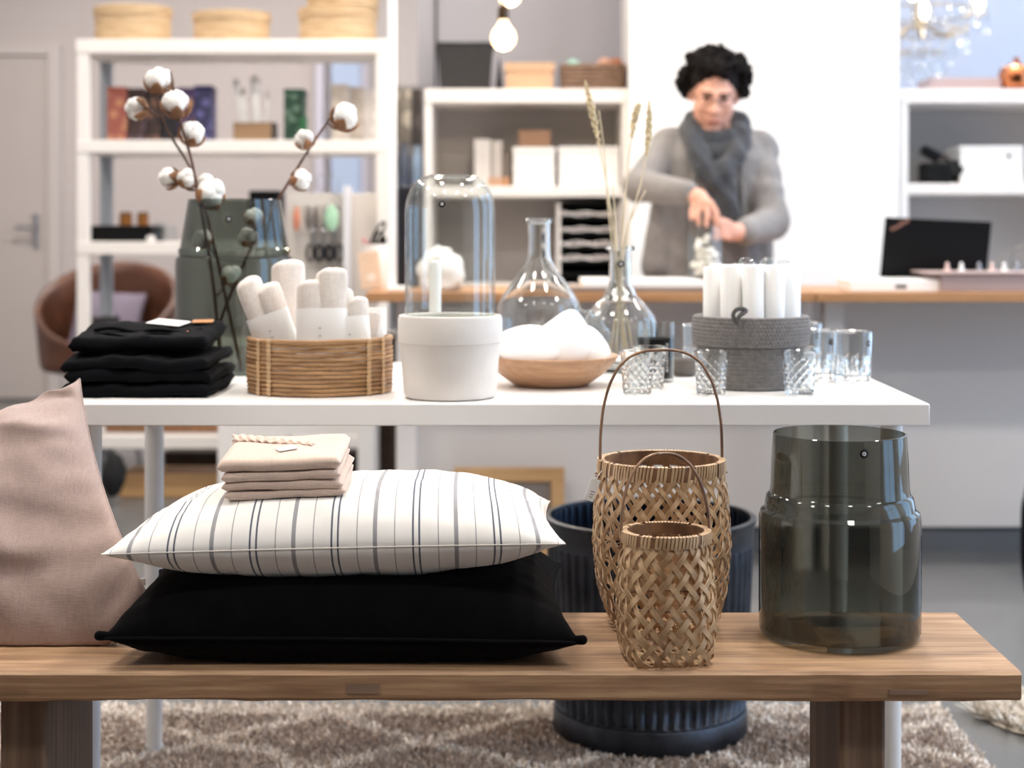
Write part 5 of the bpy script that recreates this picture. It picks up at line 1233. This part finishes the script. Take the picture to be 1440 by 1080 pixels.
# ------------------------------------------------------------------ middle and right shelf units
def back_unit(name, x0, x1, label, zs):
    u_ = thing(name, ((x0+x1)/2, 6.2, 0), label, 'shelf'); t = .027
    for x in (x0, x1-t): B().box(x, x+t, 6.0, 6.4, 0, zs[0]-.052).build('side_panel', shelf_w, u_, smooth=False, bevel=.002)
    B().box(x0+t, x1-t, 6.38, 6.4, 0, zs[0]-.052).build('back_panel', mat('unit_grey_back', (178, 174, 172), .7, var=.02, vs=4), u_, smooth=False)
    for k, z in enumerate(zs): B().box(x0 if k == 0 else x0+t, x1 if k == 0 else x1-t, 5.995 if k == 0 else 5.998, 6.38 if k else 6.4, z-(.052 if k == 0 else .04), z).build('shelf_board', shelf_w, u_, smooth=False, bevel=.003)
    return u_
UZ = [ZZ(125, 6.0), ZZ(262, 6.0), .80, .42, .08]
back_unit('shelf_unit', XX(597, 6.0), XX(885, 6.0), 'white shelf unit with grey back and letter trays behind the counter', UZ)
UZ2 = [ZZ(125, 6.0), ZZ(258, 6.0), .80, .42, .08]
back_unit('shelf_unit', XX(1267, 6.0), XX(1267, 6.0)+.95, 'white shelf unit right of the pier behind the laptop', UZ2)
# on top of the middle unit
fb = thing('felt_basket', (XX(652, 6.1), 6.15, UZ[0]), 'dark grey felt basket on top of the middle shelf unit', 'basket')
felt = mat('dark_felt', (50, 48, 48), .9, var=.15, vs=60, bump=.3)
wA, wB, dd = XX(692, 6.08)-XX(614, 6.08), XX(688, 6.08)-XX(620, 6.08), .24; cx = XX(653, 6.08); z1 = ZZ(61, 6.08); z0 = UZ[0]+.001
def frus(b, cx, y0, y1, wb, wt, z0, z1): return b.add([(cx-wb/2, y0+.01, z0), (cx+wb/2, y0+.01, z0), (cx+wb/2, y1-.01, z0), (cx-wb/2, y1-.01, z0), (cx-wt/2, y0, z1), (cx+wt/2, y0, z1), (cx+wt/2, y1, z1), (cx-wt/2, y1, z1)], [(3, 2, 1, 0), (0, 1, 5, 4), (1, 2, 6, 5), (2, 3, 7, 6), (3, 0, 4, 7)])
o = frus(B(), cx, 6.08, 6.3, wB, wA, z0, z1).build('body', felt, fb, smooth=False); so = o.modifiers.new('t', 'SOLIDIFY'); so.thickness = .008
B().tube([(cx-wA/2, 6.08, z1), (cx+wA/2, 6.08, z1), (cx+wA/2, 6.3, z1), (cx-wA/2, 6.3, z1)], .006, 6, True).build('rim', felt, fb)
cbx = thing('cardboard_box', (XX(744, 6.1), 6.15, UZ[0]), 'tan cardboard box with lid on top of the middle shelf unit', 'box'); kraft = mat('kraft_card', (196, 160, 128), .75, var=.03, vs=10)
B().box(XX(711, 6.1), XX(778, 6.1), 6.1, 6.3, UZ[0]+.0005, ZZ(96, 6.1)).build('body', kraft, cbx, smooth=False, bevel=.002)
B().box(XX(709, 6.1), XX(780, 6.1), 6.095, 6.305, ZZ(100, 6.1), ZZ(88, 6.1)).build('lid', kraft, cbx, smooth=False, bevel=.002)
wicker(793, 876, 90, 6.08, .2, UZ[0]+.001, 'brown wicker basket of odds and ends on top of the middle shelf unit', (122, 96, 78), 'wicker_basket')
for k, (px, py, c, L) in enumerate(((806, 86, (150, 190, 176), 'pale green ball poking out of the wicker basket'), (850, 84, (206, 158, 138), 'blush pink ball poking out of the wicker basket'), (866, 84, (170, 110, 80), 'rust coloured ball poking out of the wicker basket'))):
    B().ell(PX(px, py+8, 6.16), .03, .03, .03, 18, 12).build('yarn_ball', mat('yarn_%d_%d_%d' % c, c, .9, var=.1, vs=60, bump=.5), label=L, cat='ball', group='balls in the wicker basket')
cyl_at('black_cone', 697, 707, 78, 6.03, UZ[0]+.0005, black_pl, 'small black cone between felt basket and cardboard box', 'ornament', prof=[(0, 0), (1, 0), (.9, .1), (.3, .8), (0, 1)])
# inside the middle unit
for k, (a, b2, y, L) in enumerate(((722, 782, 232, 'white storage box under another white box on the middle unit'),)):
    pass
def lid_box(a, b2, y, d, zb, label, grp, hole=True, dep=.24):
    t = thing('storage_box', (XX((a+b2)/2, d), d+.12, zb), label, 'box', grp); zt_ = ZZ(y, d); m = mat('white_card', (236, 233, 230), .6, var=.01, vs=8)
    B().box(XX(a+1, d), XX(b2-1, d), d+.003, d+dep, zb+.0005, zt_-.022).build('body', m, t, smooth=False, bevel=.003)
    B().box(XX(a, d), XX(b2, d), d, d+dep+.003, zt_-.022, zt_).build('lid', m, t, smooth=False, bevel=.003)
    if hole: B().lathe([(0, 0), (.009, 0), (.009, .002), (0, .002)], (XX((a*.55+b2*.45) if b2 < 1300 else 1419, d), d+.002, zt_-.04), 16, R=rot('X', PI/2)).build('finger_hole', mat('dark_hole', (36, 34, 34), .8, var=.05), t)
    return t
lid_box(721, 781, 232, 6.06, UZ[1], 'lower of the two stacked white storage boxes on the middle unit', 'white storage boxes', False)
lid_box(721, 781, 207, 6.06, ZZ(232, 6.06)+.001, 'upper of the two stacked white storage boxes, under the brown box', 'white storage boxes', False)
lid_box(785, 872, 206, 6.06, UZ[1], 'wide white storage box at the right of the middle unit', 'white storage boxes', False)
lid_box(1350, 1440, 205, 6.06, UZ2[1], 'white storage box with a round finger hole on the right shelf unit', 'white storage boxes', True)
box_at('brown_carton', 729, 774, 183, 6.1, .12, ZZ(207, 6.06)+.001, mat('brown_card', (146, 112, 88), .75, var=.06, vs=12), 'small brown carton lying on the stacked white boxes', 'carton')
for k, (a, b2, y, c, L) in enumerate(((667, 690, 196, (212, 206, 202), 'pale paper file standing left on the middle unit'), (692, 706, 198, (196, 188, 182), 'grey paper file standing beside the pale file'), (707, 717, 215, (120, 110, 104), 'dark thin file leaning by the white boxes'))):
    box_at('paper_file', a, b2, y, 6.1, .2, UZ[1]+.0005, mat('file_%s' % words[k], c, .7, var=.04, vs=10), L, 'file', 'paper files on the middle unit')
for k, px in enumerate((690, 698, 706, 713)): cyl_at('wooden_peg', px-3, px+3, 249, 6.04, UZ[1]+.0005, mat('peg_wood', (190, 140, 100), .6, var=.1), 'small wooden peg before the paper files, %s from the left' % words[k], 'peg', 'wooden pegs on the shelf', n=12)
# letter trays
lt = thing('letter_tray', (XX(831, 6.05), 6.2, UZ[2]), 'black and white five-slot letter tray in the middle unit', 'letter tray')
tx0, tx1 = XX(783, 6.04), XX(872, 6.04); tz0, tz1 = UZ[2], ZZ(284, 6.04)
for x0, x1 in ((tx0, tx0+.014), (tx1-.014, tx1)): B().box(x0, x1, 6.04, 6.32, tz0, tz1).build('side', shelf_w, lt, smooth=False, bevel=.002)
B().box(tx0+.014, tx1-.014, 6.30, 6.32, tz0, tz1).build('back', mat('dark_green_black', (28, 34, 32), .6, var=.1), lt, smooth=False)
for y in (284, 304, 326, 346, 366, 384):
    z = ZZ(y, 6.04); B().box(tx0+.014, tx1-.014, 6.04, 6.30, z-.012, z).build('tray_board', black_pl, lt, smooth=False, bevel=.001)
for k, y in enumerate((304, 326, 346, 366)):
    z = ZZ(y, 6.04)
    for q in range(3):
        b = B(); nx = 16; vs = []; zz = z+.002+.005*q
        for i in range(nx+1):
            x = tx0+.018+(tx1-tx0-.036)*i/nx; dz = .004*math.sin(i*.8+k+q)
            vs += [(x, 6.045+.004*q, zz+dz), (x, 6.045+.004*q, zz+dz+.004), (x, 6.28, zz+.004), (x, 6.28, zz)]
        fs = [(i*4+j, i*4+4+j, i*4+4+(j+1) % 4, i*4+(j+1) % 4) for i in range(nx) for j in range(4)]+[(3, 2, 1, 0), (nx*4, nx*4+1, nx*4+2, nx*4+3)]
        b.add(vs, fs).build('paper_stack', paper if q != 1 else mat('pink_paper', (222, 204, 204), .8, var=.03), label='sheaf of paper in the letter tray, %s slot, %s layer' % (('top', 'second', 'third', 'lowest')[k], ('lower', 'middle', 'upper')[q]), cat='paper', group='papers in the letter tray')
# right unit contents
box_at('mauve_case', 1308, 1408, 109, 6.1, .2, UZ2[0]+.0005, mat('mauve_box', (176, 154, 152), .7, var=.03, vs=8), 'flat mauve box on top of the right shelf unit', 'box')
cp = thing('copper_lamp', (XX(1432, 6.1), 6.12, UZ2[0]), 'shiny copper lamp shade on top of the right shelf unit', 'lamp')
B().lathe([(.035, 0), (.06, .015), (.072, .05), (.06, .09), (.03, .105), (0, .108)], (XX(1432, 6.1), 6.12, UZ2[0]+.001), 32).build('shade', mat('polished_copper', (196, 120, 80), .12, 1, var=.05), cp)
B().lathe([(0, .108), (.012, .108), (.012, .13), (0, .13)], (XX(1432, 6.1), 6.12, UZ2[0]+.001), 16).build('cap', mat('polished_copper', (196, 120, 80), .12, 1), cp)
vc = thing('video_camera', (XX(1322, 6.08), 6.12, UZ2[1]), 'black camera-like gadget on the right shelf unit', 'camera')
B().box(XX(1299, 6.06), XX(1340, 6.06), 6.06, 6.16, UZ2[1]+.001, ZZ(228, 6.06)).build('body', black_pl, vc, smooth=False, bevel=.012, seg=3)
c = PX(1341, 240, 6.1); B().lathe([(.0, -.04), (.03, -.04), (.038, 0), (.03, .04), (0, .04)], c, 24, R=rot('X', PI/2-.3)).build('lens', black_pl, vc)
B().obox(PX(1308, 216, 6.1), (.075, .05, .035), rot('Y', .5)).build('viewfinder', black_pl, vc, smooth=False, bevel=.006)
B().obox(PX(1328, 222, 6.1), (.05, .02, .014), rot('Y', .5)).build('grip', mat('dark_red_plastic', (60, 30, 28), .4, var=.1), vc, smooth=False, bevel=.004)
# between left shelf and middle unit
for k, (a, b2, y0, y1, c) in enumerate(((558, 578, 124, 200, (214, 204, 188)), (579, 593, 126, 204, (106, 96, 92)))):
    d = 6.3; B().box(XX(a, d), XX(b2, d), d, d+.008, ZZ(y1, d), ZZ(y0, d)).build('poster', print_m('poster_print_%s' % words[k], c, tuple(int(x*.72) for x in c), 12), smooth=False, label=('tan poster with dark figures left of the middle unit', 'narrow dark poster beside the tan poster')[k], cat='poster')
pl = thing('plinth_stand', (XX(575, 6.28), 6.33, 0), 'tall grey board stand holding posters left of the middle unit', 'stand')
B().box(XX(550, 6.3), XX(594, 6.3), 6.309, 6.33, 0, ZZ(120, 6.3)).build('board', mat('stand_grey', (160, 158, 162), .7, var=.03), pl, smooth=False)
cyl_at('blue_jar', 561, 576, 205, 6.2, ZZ(262, 6.2), mat('slate_glass', (92, 104, 128), .2, var=.1), 'slate blue glass bottle left of the middle unit', 'bottle', prof=[(0, 0), (1, 0), (1, .7), (.5, .85), (.5, 1), (0, 1)])
cyl_at('blue_jar', 580, 594, 205, 6.2, ZZ(262, 6.2), mat('pale_blue_glass', (164, 188, 216), .15, var=.1), 'pale blue glass bottle left of the middle unit', 'bottle', prof=[(0, 0), (1, 0), (1, .7), (.5, .85), (.5, 1), (0, 1)])
ps = thing('small_plinth', (XX(577, 6.2), 6.2, 0), 'narrow grey plinth carrying two blue bottles', 'plinth')
B().box(XX(558, 6.2), XX(595, 6.2), 6.14, 6.27, ZZ(262, 6.2)-.02, ZZ(262, 6.2)-.0005).build('top', post_g, ps, smooth=False); B().box(XX(561, 6.2), XX(593, 6.2), 6.15, 6.26, 0, ZZ(262, 6.2)-.02).build('column', post_g, ps, smooth=False)
B().tube([(XX(613, 6.48), 6.49, ZZ(-20, 6.48)+.9), (XX(613, 6.48), 6.49, 1.6), (XX(612, 6.48), 6.49, 1.2)], .004, 6).build('wall_cable', black_pl, label='thin black cable running down the grey wall', cat='cable')
bl_ = thing('metal_stool', (XX(1438, 4.3)+.15, 4.45, 0), 'black metal stool just inside the right edge of the picture', 'stool')
sx = XX(1440, 4.3)
for yy, o_ in ((4.3, 0), (4.62, .13)):
    B().tube(smooth_path([(sx+.30+o_, yy, .34), (sx+.05+o_, yy, .335), (sx+.008+o_, yy, .29), (sx+o_, yy, .2), (sx+.006+o_, yy, .07), (sx+.05+o_, yy, .012), (sx+.32+o_, yy, .01)], 5), .009, 8).build('leg_loop', black_pl, bl_)
B().box(sx+.15, sx+.45, 4.28, 4.66, .348, .37).build('seat', black_pl, bl_, smooth=False, bevel=.008)
for yy in (4.3, 4.62): B().tube([(sx+.30, yy, .34), (sx+.345, yy, .2), (sx+.33, yy, .01)], .009, 8).build('back_leg', black_pl, bl_)

# ------------------------------------------------------------------ pendant bulbs and chandelier
bulb_m = mat('bulb_glow', (255, 220, 172), .3, emit=3.2, var=.0)
def pendant(px, py, d, r, label):
    c = PX(px, py, d); t = thing('pendant_bulb', c, label, 'lamp', 'bare pendant bulbs')
    B().lathe([(0, -r*1.02), (r*.5, -r*.88), (r*.87, -r*.5), (r, 0), (r*.87, r*.5), (r*.6, r*.85), (r*.36, r*1.2), (r*.34, r*1.4), (0, r*1.4)], c, 28).build('glass_bulb', bulb_m, t)
    B().lathe([(0, r*1.4), (r*.42, r*1.4), (r*.45, r*1.5), (r*.42, r*2.4), (r*.2, r*2.6), (0, r*2.6)], c, 20).build('socket', mat('dark_brass', (92, 74, 56), .4, .7, var=.1), t)
    B().tube([c+Vector((0, 0, r*2.6)), Vector((c.x, c.y, CEIL-.02))], .0035, 6).build('cord', black_pl, t)
    B().lathe([(0, 0), (.05, 0), (.05, .02), (0, .02)], (c.x, c.y, CEIL-.021), 20).build('ceiling_cup', black_pl, t)
    ld = bpy.data.lights.new('bulb_light', 'POINT'); ld.energy = 6; ld.color = (1, .8, .55); ld.shadow_soft_size = r*1.1
    lo = bpy.data.objects.new('bulb_light', ld); col.objects.link(lo); lo.parent = t
    lo.location = (0, 0, -r*2.4)
pendant(708, 53, 4.7, .0375, 'lit bare globe bulb hanging in front of the felt basket')
pendant(717, -7, 5.3, .0375, 'lit bare globe bulb hanging higher, cut by the top of the picture')
chd = 6.85; cc0 = PX(1292, 12, chd)
chn = thing('crystal_chandelier', cc0, 'glittering crystal chandelier half hidden by the white pier', 'chandelier')
brass = mat('pale_brass', (186, 168, 140), .3, .9, var=.1); crys = solid_glass('crystal', (1, 1, 1))
B().tube([cc0+Vector((0, 0, -.10)), Vector((cc0.x, cc0.y, CEIL))], .01, 10).build('stem', brass, chn)
for r, z in ((.28, -.02), (.20, -.10), (.10, -.19)):
    B().tube([cc0+Vector((r*math.cos(a), r*math.sin(a), z)) for a in [2*PI*k/40 for k in range(40)]], .005, 6, True).build('ring', brass, chn)
for k in range(6):
    a = 2*PI*k/6+.2; B().tube(smooth_path([cc0+Vector((0, 0, -.05)), cc0+Vector((.14*math.cos(a), .14*math.sin(a), -.12)), cc0+Vector((.28*math.cos(a), .28*math.sin(a), -.02))], 6), .006, 8).build('arm', brass, chn)
    p = cc0+Vector((.28*math.cos(a), .28*math.sin(a), 0)); B().lathe([(0, 0), (.012, 0), (.02, .03), (.014, .06), (0, .075)], p, 14).build('candle_bulb', mat('chandelier_glow', (255, 246, 232), .3, emit=18), chn)
b = B().lathe([(0, -.032), (.008, -.026), (.0105, -.016), (.006, 0), (.002, .010), (0, .012)], (0, 0, 0), 8); drop_me = b.mesh('crystal_drop', False); drop_me.materials.append(crys)
b = B().lathe([(0, -.008), (.008, 0), (0, .008)], (0, 0, 0), 8); bead_me = b.mesh('crystal_bead', False); bead_me.materials.append(crys)
for r, z, n in ((.285, -.03, 26), (.24, .0, 20), (.205, -.11, 22), (.15, -.15, 14), (.105, -.2, 14), (.05, -.24, 7)):
    for k in range(n):
        a = 2*PI*k/n+z*7; 
        for q in range(3):
            o = bpy.data.objects.new('crystal_drop' if q == 0 else 'crystal_bead', drop_me if q == 0 else bead_me); col.objects.link(o); o.parent = chn
            o.location = (r*math.cos(a), r*math.sin(a), z-.048+.0*random.random()+(.02*q if q else 0)); o.rotation_euler = (0, 0, random.random()*3); 
            s = random.uniform(.85, 1.25) if q == 0 else random.uniform(.7, 1.1); o.scale = (s, s, s)
# ------------------------------------------------------------------ the person behind the counter
DP = 5.30
per = thing('person', (XX(1003, DP), DP, 0), 'person in grey cardigan, dark scarf and glasses filling a glass jar behind the counter', 'person')
skin = mat('skin', (222, 168, 146), .5, var=.04, vs=12, sss=.12)
knit = mat('grey_knit', (128, 124, 123), .9, var=.08, vs=40, bump=.3, bs=260, sheen=.2)
scarf_m = mat('charcoal_wool', (62, 64, 69), .95, var=.15, vs=60, bump=.5, bs=180, sheen=.2)
hair_m = mat('dark_curls', (20, 15, 14), .8, var=.35, vs=60, spec=.2)
jeans_m = mat('blue_jeans', (62, 74, 102), .9, var=.1, vs=30)
def loft(b, secs, n=24):
    vs = []
    for (c, hw, hd) in secs:
        for i in range(n):
            a = 2*PI*i/n; e = 2.3; k = (abs(math.cos(a))**e+abs(math.sin(a))**e)**(-1/e); vs.append((c[0]+hw*k*math.cos(a), c[1]+hd*k*math.sin(a), c[2]))
    m = len(secs); fs = [(j*n+i, (j+1)*n+i, (j+1)*n+(i+1) % n, j*n+(i+1) % n) for j in range(m-1) for i in range(n)]
    fs = [f_[::-1] for f_ in fs]
    return b.add(vs, fs+[tuple(range(n-1, -1, -1)), tuple(range((m-1)*n, m*n))])
k_ = DP/F
def sec(py, cx, hw, hd, dy=0): return ((XX(cx, DP), DP+dy, ZZ(py, DP)), hw*k_, hd)
torso = [sec(470, 1003, 74, .120, .0), sec(400, 1002, 74, .118), sec(350, 1001, 70, .110), sec(300, 1002, 68, .108), sec(255, 1003, 72, .115, -.01), sec(222, 1004, 74, .112, -.01), sec(202, 1005, 66, .092), sec(190, 1005, 48, .07), sec(182, 1005, 30, .055)]
HC = PX(1004, 132, 5.21)                      # head centre
RH = rot('X', .34)@rot('Z', -.06)@rot('Y', .05)      # head bent forward, towards the hands
def hd(x, y, z): return HC+RH@Vector((x, y, z))
S1, E1, W1 = PX(938, 206, 5.30), PX(898, 262, 5.16), PX(966, 271, 4.98)
S2, E2, W2 = PX(1072, 212, 5.30), PX(1086, 312, 5.16), PX(1048, 327, 4.99)
body = B()
loft(body, torso)
body.caps(PX(1005, 215, 5.28), hd(0, .02, -.05), .058, .052)
# head: skull, face wedge, jaw, chin, brow, nose, cheeks, ears
body.ell(hd(0, .018, .03), .076, .094, .094, 24, 16, RH)
body.ell(hd(0, -.022, -.035), .066, .066, .085, 24, 16, RH)
body.ell(hd(0, -.052, -.098), .030, .026, .022, 16, 10, RH)
body.ell(hd(0, -.072, .022), .050, .018, .014, 16, 10, RH)
body.caps(hd(0, -.086, .012), hd(0, -.106, -.030), .008, .0125)
for s in (-1, 1):
    body.ell(hd(s*.011, -.094, -.033), .008, .010, .007, 10, 8, RH); body.ell(hd(s*.036, -.062, -.03), .022, .02, .022, 14, 10, RH)
    body.ell(hd(s*.076, .01, -.01), .008, .016, .03, 12, 8, RH)
body.ell(hd(0, -.080, -.064), .024, .012, .008, 14, 8, RH); body.ell(hd(0, -.076, -.076), .020, .012, .007, 14, 8, RH)
# arms
for s, e, w in ((S1, E1, W1), (S2, E2, W2)): body.caps(s, e, .050, .040); body.caps(e, w, .040, .026)
# right hand (left in the picture): back of the hand up, fingers reaching down to the jar's mouth
def finger(pts, r0, r1):
    pts = [PX(*p) for p in pts]; n_ = len(pts)-1
    for i in range(n_): body.caps(pts[i], pts[i+1], r0+(r1-r0)*i/n_, r0+(r1-r0)*(i+1)/n_, 10)
body.caps(W1, PX(984, 278, 4.95), .026, .027)
for x, y, d in ((978, 287, 4.945), (985, 287, 4.93), (992, 286, 4.92), (999, 286, 4.915)): body.caps(PX(980, 275, 4.955), PX(x, y, d), .020, .0125)
finger([(977, 286, 4.945), (972, 297, 4.935), (973, 308, 4.925)], .0095, .0072)
finger([(985, 288, 4.93), (981, 303, 4.915), (983, 316, 4.91)], .0100, .0076)
finger([(993, 287, 4.92), (995, 303, 4.90), (993, 318, 4.895)], .0100, .0078)
finger([(1000, 286, 4.915), (1008, 298, 4.90), (1010, 314, 4.895)], .0098, .0076)
finger([(984, 281, 4.935), (997, 293, 4.93), (1003, 307, 4.93)], .0118, .0085)
# left hand: a loose fist around the jar's rim
body.caps(W2, PX(1030, 326, 4.955), .027, .029)
body.ell(PX(1027, 326, 4.945), .030, .022, .030, 16, 10)
for k, y in enumerate((314, 321, 329, 336)): finger([(1024, y-1, 4.925), (1014, y-3, 4.905), (1006, y-2, 4.91), (1008, y+1, 4.93)], .0100-.0005*k, .0080-.0005*k)
finger([(1028, 316, 4.935), (1017, 310, 4.92), (1008, 313, 4.91)], .0115, .0085)
# legs
for s in (-1, 1):
    hx = XX(1003, DP)+s*.085; body.caps((hx, DP, .72), (hx+s*.01, DP-.01, .46), .085, .058); body.caps((hx+s*.01, DP-.01, .46), (hx+s*.015, DP+.015, .09), .055, .036); body.caps((hx+s*.015, DP+.015, .05), (hx+s*.03, DP-.14, .04), .038, .032)
place_mesh('body', remeshed(body, .0048, 3, .5), skin, per)
# knitwear follows torso and arms
sw = B()
loft(sw, [(c, a*1.06+.008, b2*1.06+.010) for c, a, b2 in torso[1:]])
sw.caps(S1+Vector((.02, 0, .0)), E1, .066, .056); sw.caps(E1, W1, .056, .040); sw.ell(S1+Vector((.012, 0, 0)), .072, .07, .07)
sw.caps(S2+Vector((-.02, 0, .0)), E2, .066, .058); sw.caps(E2, W2, .058, .042); sw.ell(S2+Vector((-.012, 0, 0)), .072, .07, .07)
sw.caps(PX(945, 260, 5.28), PX(928, 372, 5.27), .06, .066); sw.caps(PX(1066, 290, 5.28), PX(1062, 372, 5.28), .06, .06)
swm = remeshed(sw, .0085, 5, .6)
for v in swm.vertices:
    p = v.co; q = .0045*nz(p.x*14, p.y*14, p.z*9)+.0035*math.sin(p.z*46+5*nz(p.x*6, p.y*6, p.z*6))*max(0, nz(p.x*7, p.z*7, 1)+.3); v.co = p+v.normal*q
place_mesh('cardigan', swm, knit, per)
ed = B()
for px0, px1 in ((978, 968), (1042, 1050)):
    pts = []
    for q in range(12):
        y = 225+(375-225)*q/11; pts.append(PX(px0+(px1-px0)*q/11, y, 5.165+.004*math.sin(q)))
    ed.tube(pts, .008, 8)
ed.build('cardigan_edge', knit, per, sharp=0)
# trousers and shoes
tr_ = B(); loft(tr_, [((XX(1003, DP), DP, .70), .185, .130), ((XX(1003, DP), DP, .86), .180, .126)])
for s in (-1, 1):
    hx = XX(1003, DP)+s*.088; tr_.caps((hx, DP, .72), (hx+s*.01, DP-.01, .46), .097, .072); tr_.caps((hx+s*.01, DP-.01, .46), (hx+s*.015, DP+.015, .13), .070, .060)
place_mesh('trousers', remeshed(tr_, .011, 3), jeans_m, per)
for s in (-1, 1):
    hx = XX(1003, DP)+s*.1; sb_ = B(); sb_.caps((hx, DP+.03, .05), (hx+s*.015, DP-.15, .042), .050, .041)
    for i, v in enumerate(sb_.v): sb_.v[i] = (v[0], v[1], max(v[2], .002))
    sb_.build('shoe', black_pl, per, sharp=0)
# hair: dense curls over the skull
hr = B(); rgh = random.Random(5)
hr.ell(hd(0, .030, .046), .086, .100, .090, 24, 16, RH)
cnt = 0
while cnt < 420:
    u_ = Vector((rgh.gauss(0, 1), rgh.gauss(0, 1), rgh.gauss(0, 1))).normalized()
    if u_.z < -.62 or (u_.y < -.28 and u_.z < .46) or (u_.y < .05 and u_.z < -.42): continue
    rr = rgh.uniform(.94, 1.16); p = Vector((u_.x*.098, .032+u_.y*.108, .040+u_.z*.088))*1.0
    p = Vector((p.x*rr, .032+(p.y-.032)*rr, .04+(p.z-.04)*rr)); s = rgh.uniform(.009, .017)
    ax = Vector((rgh.gauss(0, 1), rgh.gauss(0, 1), rgh.gauss(0, 1))).normalized(); o1 = ax.orthogonal().normalized(); o2 = ax.cross(o1)
    hr.tube([hd(*(p+(o1*math.cos(t)+o2*math.sin(t))*s+ax*s*.5*t/PI)) for t in [2*PI*i/7*1.15 for i in range(8)]], s*.42, 5); cnt += 1
hr.build('hair', hair_m, per, sharp=0)
# face details
for s in (-1, 1):
    B().ell(hd(s*.030, -.0785, .004), .011, .006, .006, 12, 8, RH).build('eye', mat('eye_dark', (70, 48, 40), .3, var=.05), per)
    B().caps(hd(s*.014, -.090, .0235), hd(s*.046, -.080, .024), .0035, .0025, 8).build('eyebrow', hair_m, per)
B().caps(hd(-.018, -.0905, -.069), hd(.018, -.0905, -.069), .0048, .0048, 8).build('lips', mat('lips', (186, 112, 104), .45, var=.05), per)
gl_ = B()
for s in (-1, 1):
    gl_.tube([hd(s*.032+.0245*math.cos(t), -.102, .002+.0165*math.sin(t)) for t in [2*PI*i/28 for i in range(28)]], .0014, 6, True)
    gl_.tube([hd(s*.057, -.100, .006), hd(s*.079, -.02, .008), hd(s*.08, .03, .002)], .0015, 6)
gl_.tube([hd(-.008, -.103, .006), hd(0, -.106, .009), hd(.008, -.103, .006)], .0014, 6)
gl_.build('glasses', mat('dark_frame', (48, 40, 40), .3, .3, var=.05), per)
# scarf: two turns round the neck, a crossing and a hanging end
scf = B()
def turn(cy, rx, ry, z0, tilt, r, ph):
    pts = []
    for i in range(28):
        a = 2*PI*i/28; pts.append(Vector((XX(1005, DP)+rx*math.cos(a), DP-.02+ry*math.sin(a), z0+tilt*math.sin(a)+.010*math.cos(a+ph))))
    scf.tube(pts, [r*(1+.12*math.sin(i*.9+ph)) for i in range(28)], 12, True)
turn(0, .092, .100, ZZ(196, DP), .05, .040, 0)
turn(0, .085, .092, ZZ(178, DP), .06, .032, 1.3)
scf.tube(smooth_path([PX(974, 172, 5.24), PX(976, 205, 5.16), PX(992, 240, 5.12), PX(1012, 262, 5.11)], 5), [.030, .031, .032, .033, .034, .035, .036, .037, .038, .038, .038, .036, .034, .032, .030, .028], 12)
scf.tube(smooth_path([PX(1044, 190, 5.22), PX(1036, 215, 5.15), PX(1018, 240, 5.11), PX(1000, 258, 5.11)], 5), [.032]*8+[.034]*8, 12)
scf.tube(smooth_path([PX(1012, 245, 5.12), PX(1020, 275, 5.12), PX(1027, 305, 5.125), PX(1030, 332, 5.13)], 5), [.030, .032, .034, .036, .037, .038, .038, .038, .038, .038, .038, .038, .037, .036, .035, .033], 12)
scf.tube(smooth_path([PX(1000, 250, 5.13), PX(1003, 280, 5.14), PX(1006, 312, 5.15)], 5), .028, 12)
scm = remeshed(scf, .0065, 3, .5)
for v in scm.vertices:
    p = v.co; v.co = p+v.normal*(.0045*math.sin(p.x*95+p.z*55+4*nz(p.x*9, p.y*9, p.z*9))+.004*nz(p.x*22, p.y*22, p.z*22))
place_mesh('scarf', scm, scarf_m, per)
# the glass jar she fills
jx_, jy_ = XX(992, 4.90), 4.90; jz = CZ+.0285
jar = thing('glass_jar', (jx_, jy_, jz), 'glass jar of white shells being filled by the person', 'jar'); jh = ZZ(318, 4.90)-jz; jr = .054
B().lathe([(0, 0), (jr-.004, 0), (jr, .005), (jr, jh*.75), (jr*.86, jh*.90), (jr*.84, jh), (jr*.80, jh), (jr*.82, jh*.9), (jr-.004, jh*.74), (jr-.004, .007), (0, .006)], (jx_, jy_, jz), 48).build('glass_body', clear, jar, sharp=30)
k = 0; rs = random.Random(2); shl = mat('shell_white', (240, 236, 228), .5, var=.06, vs=40)
for lev in range(5):
    for q in range(6 if lev < 4 else 4):
        a = q*2*PI/6+lev*1.9+rs.uniform(-.3, .3); r_ = rs.uniform(.02, .036) if q else .005; k += 1
        c = (jx_+r_*math.cos(a), jy_+r_*math.sin(a), jz+.022+lev*.024+rs.uniform(-.009, .009)); s = rs.uniform(.009, .0145)
        B().ell(c, s, s*.9, s*.8, 12, 8, rot('X', rs.random()*3)@rot('Z', rs.random()*3), lambda q_, p: q_*(1+.2*nz(p.x*2+k, p.y*2, p.z*2))).build('white_shell', shl, sharp=0, label='small white shell inside the glass jar held by the person', cat='shell', group='white shells in the jar')
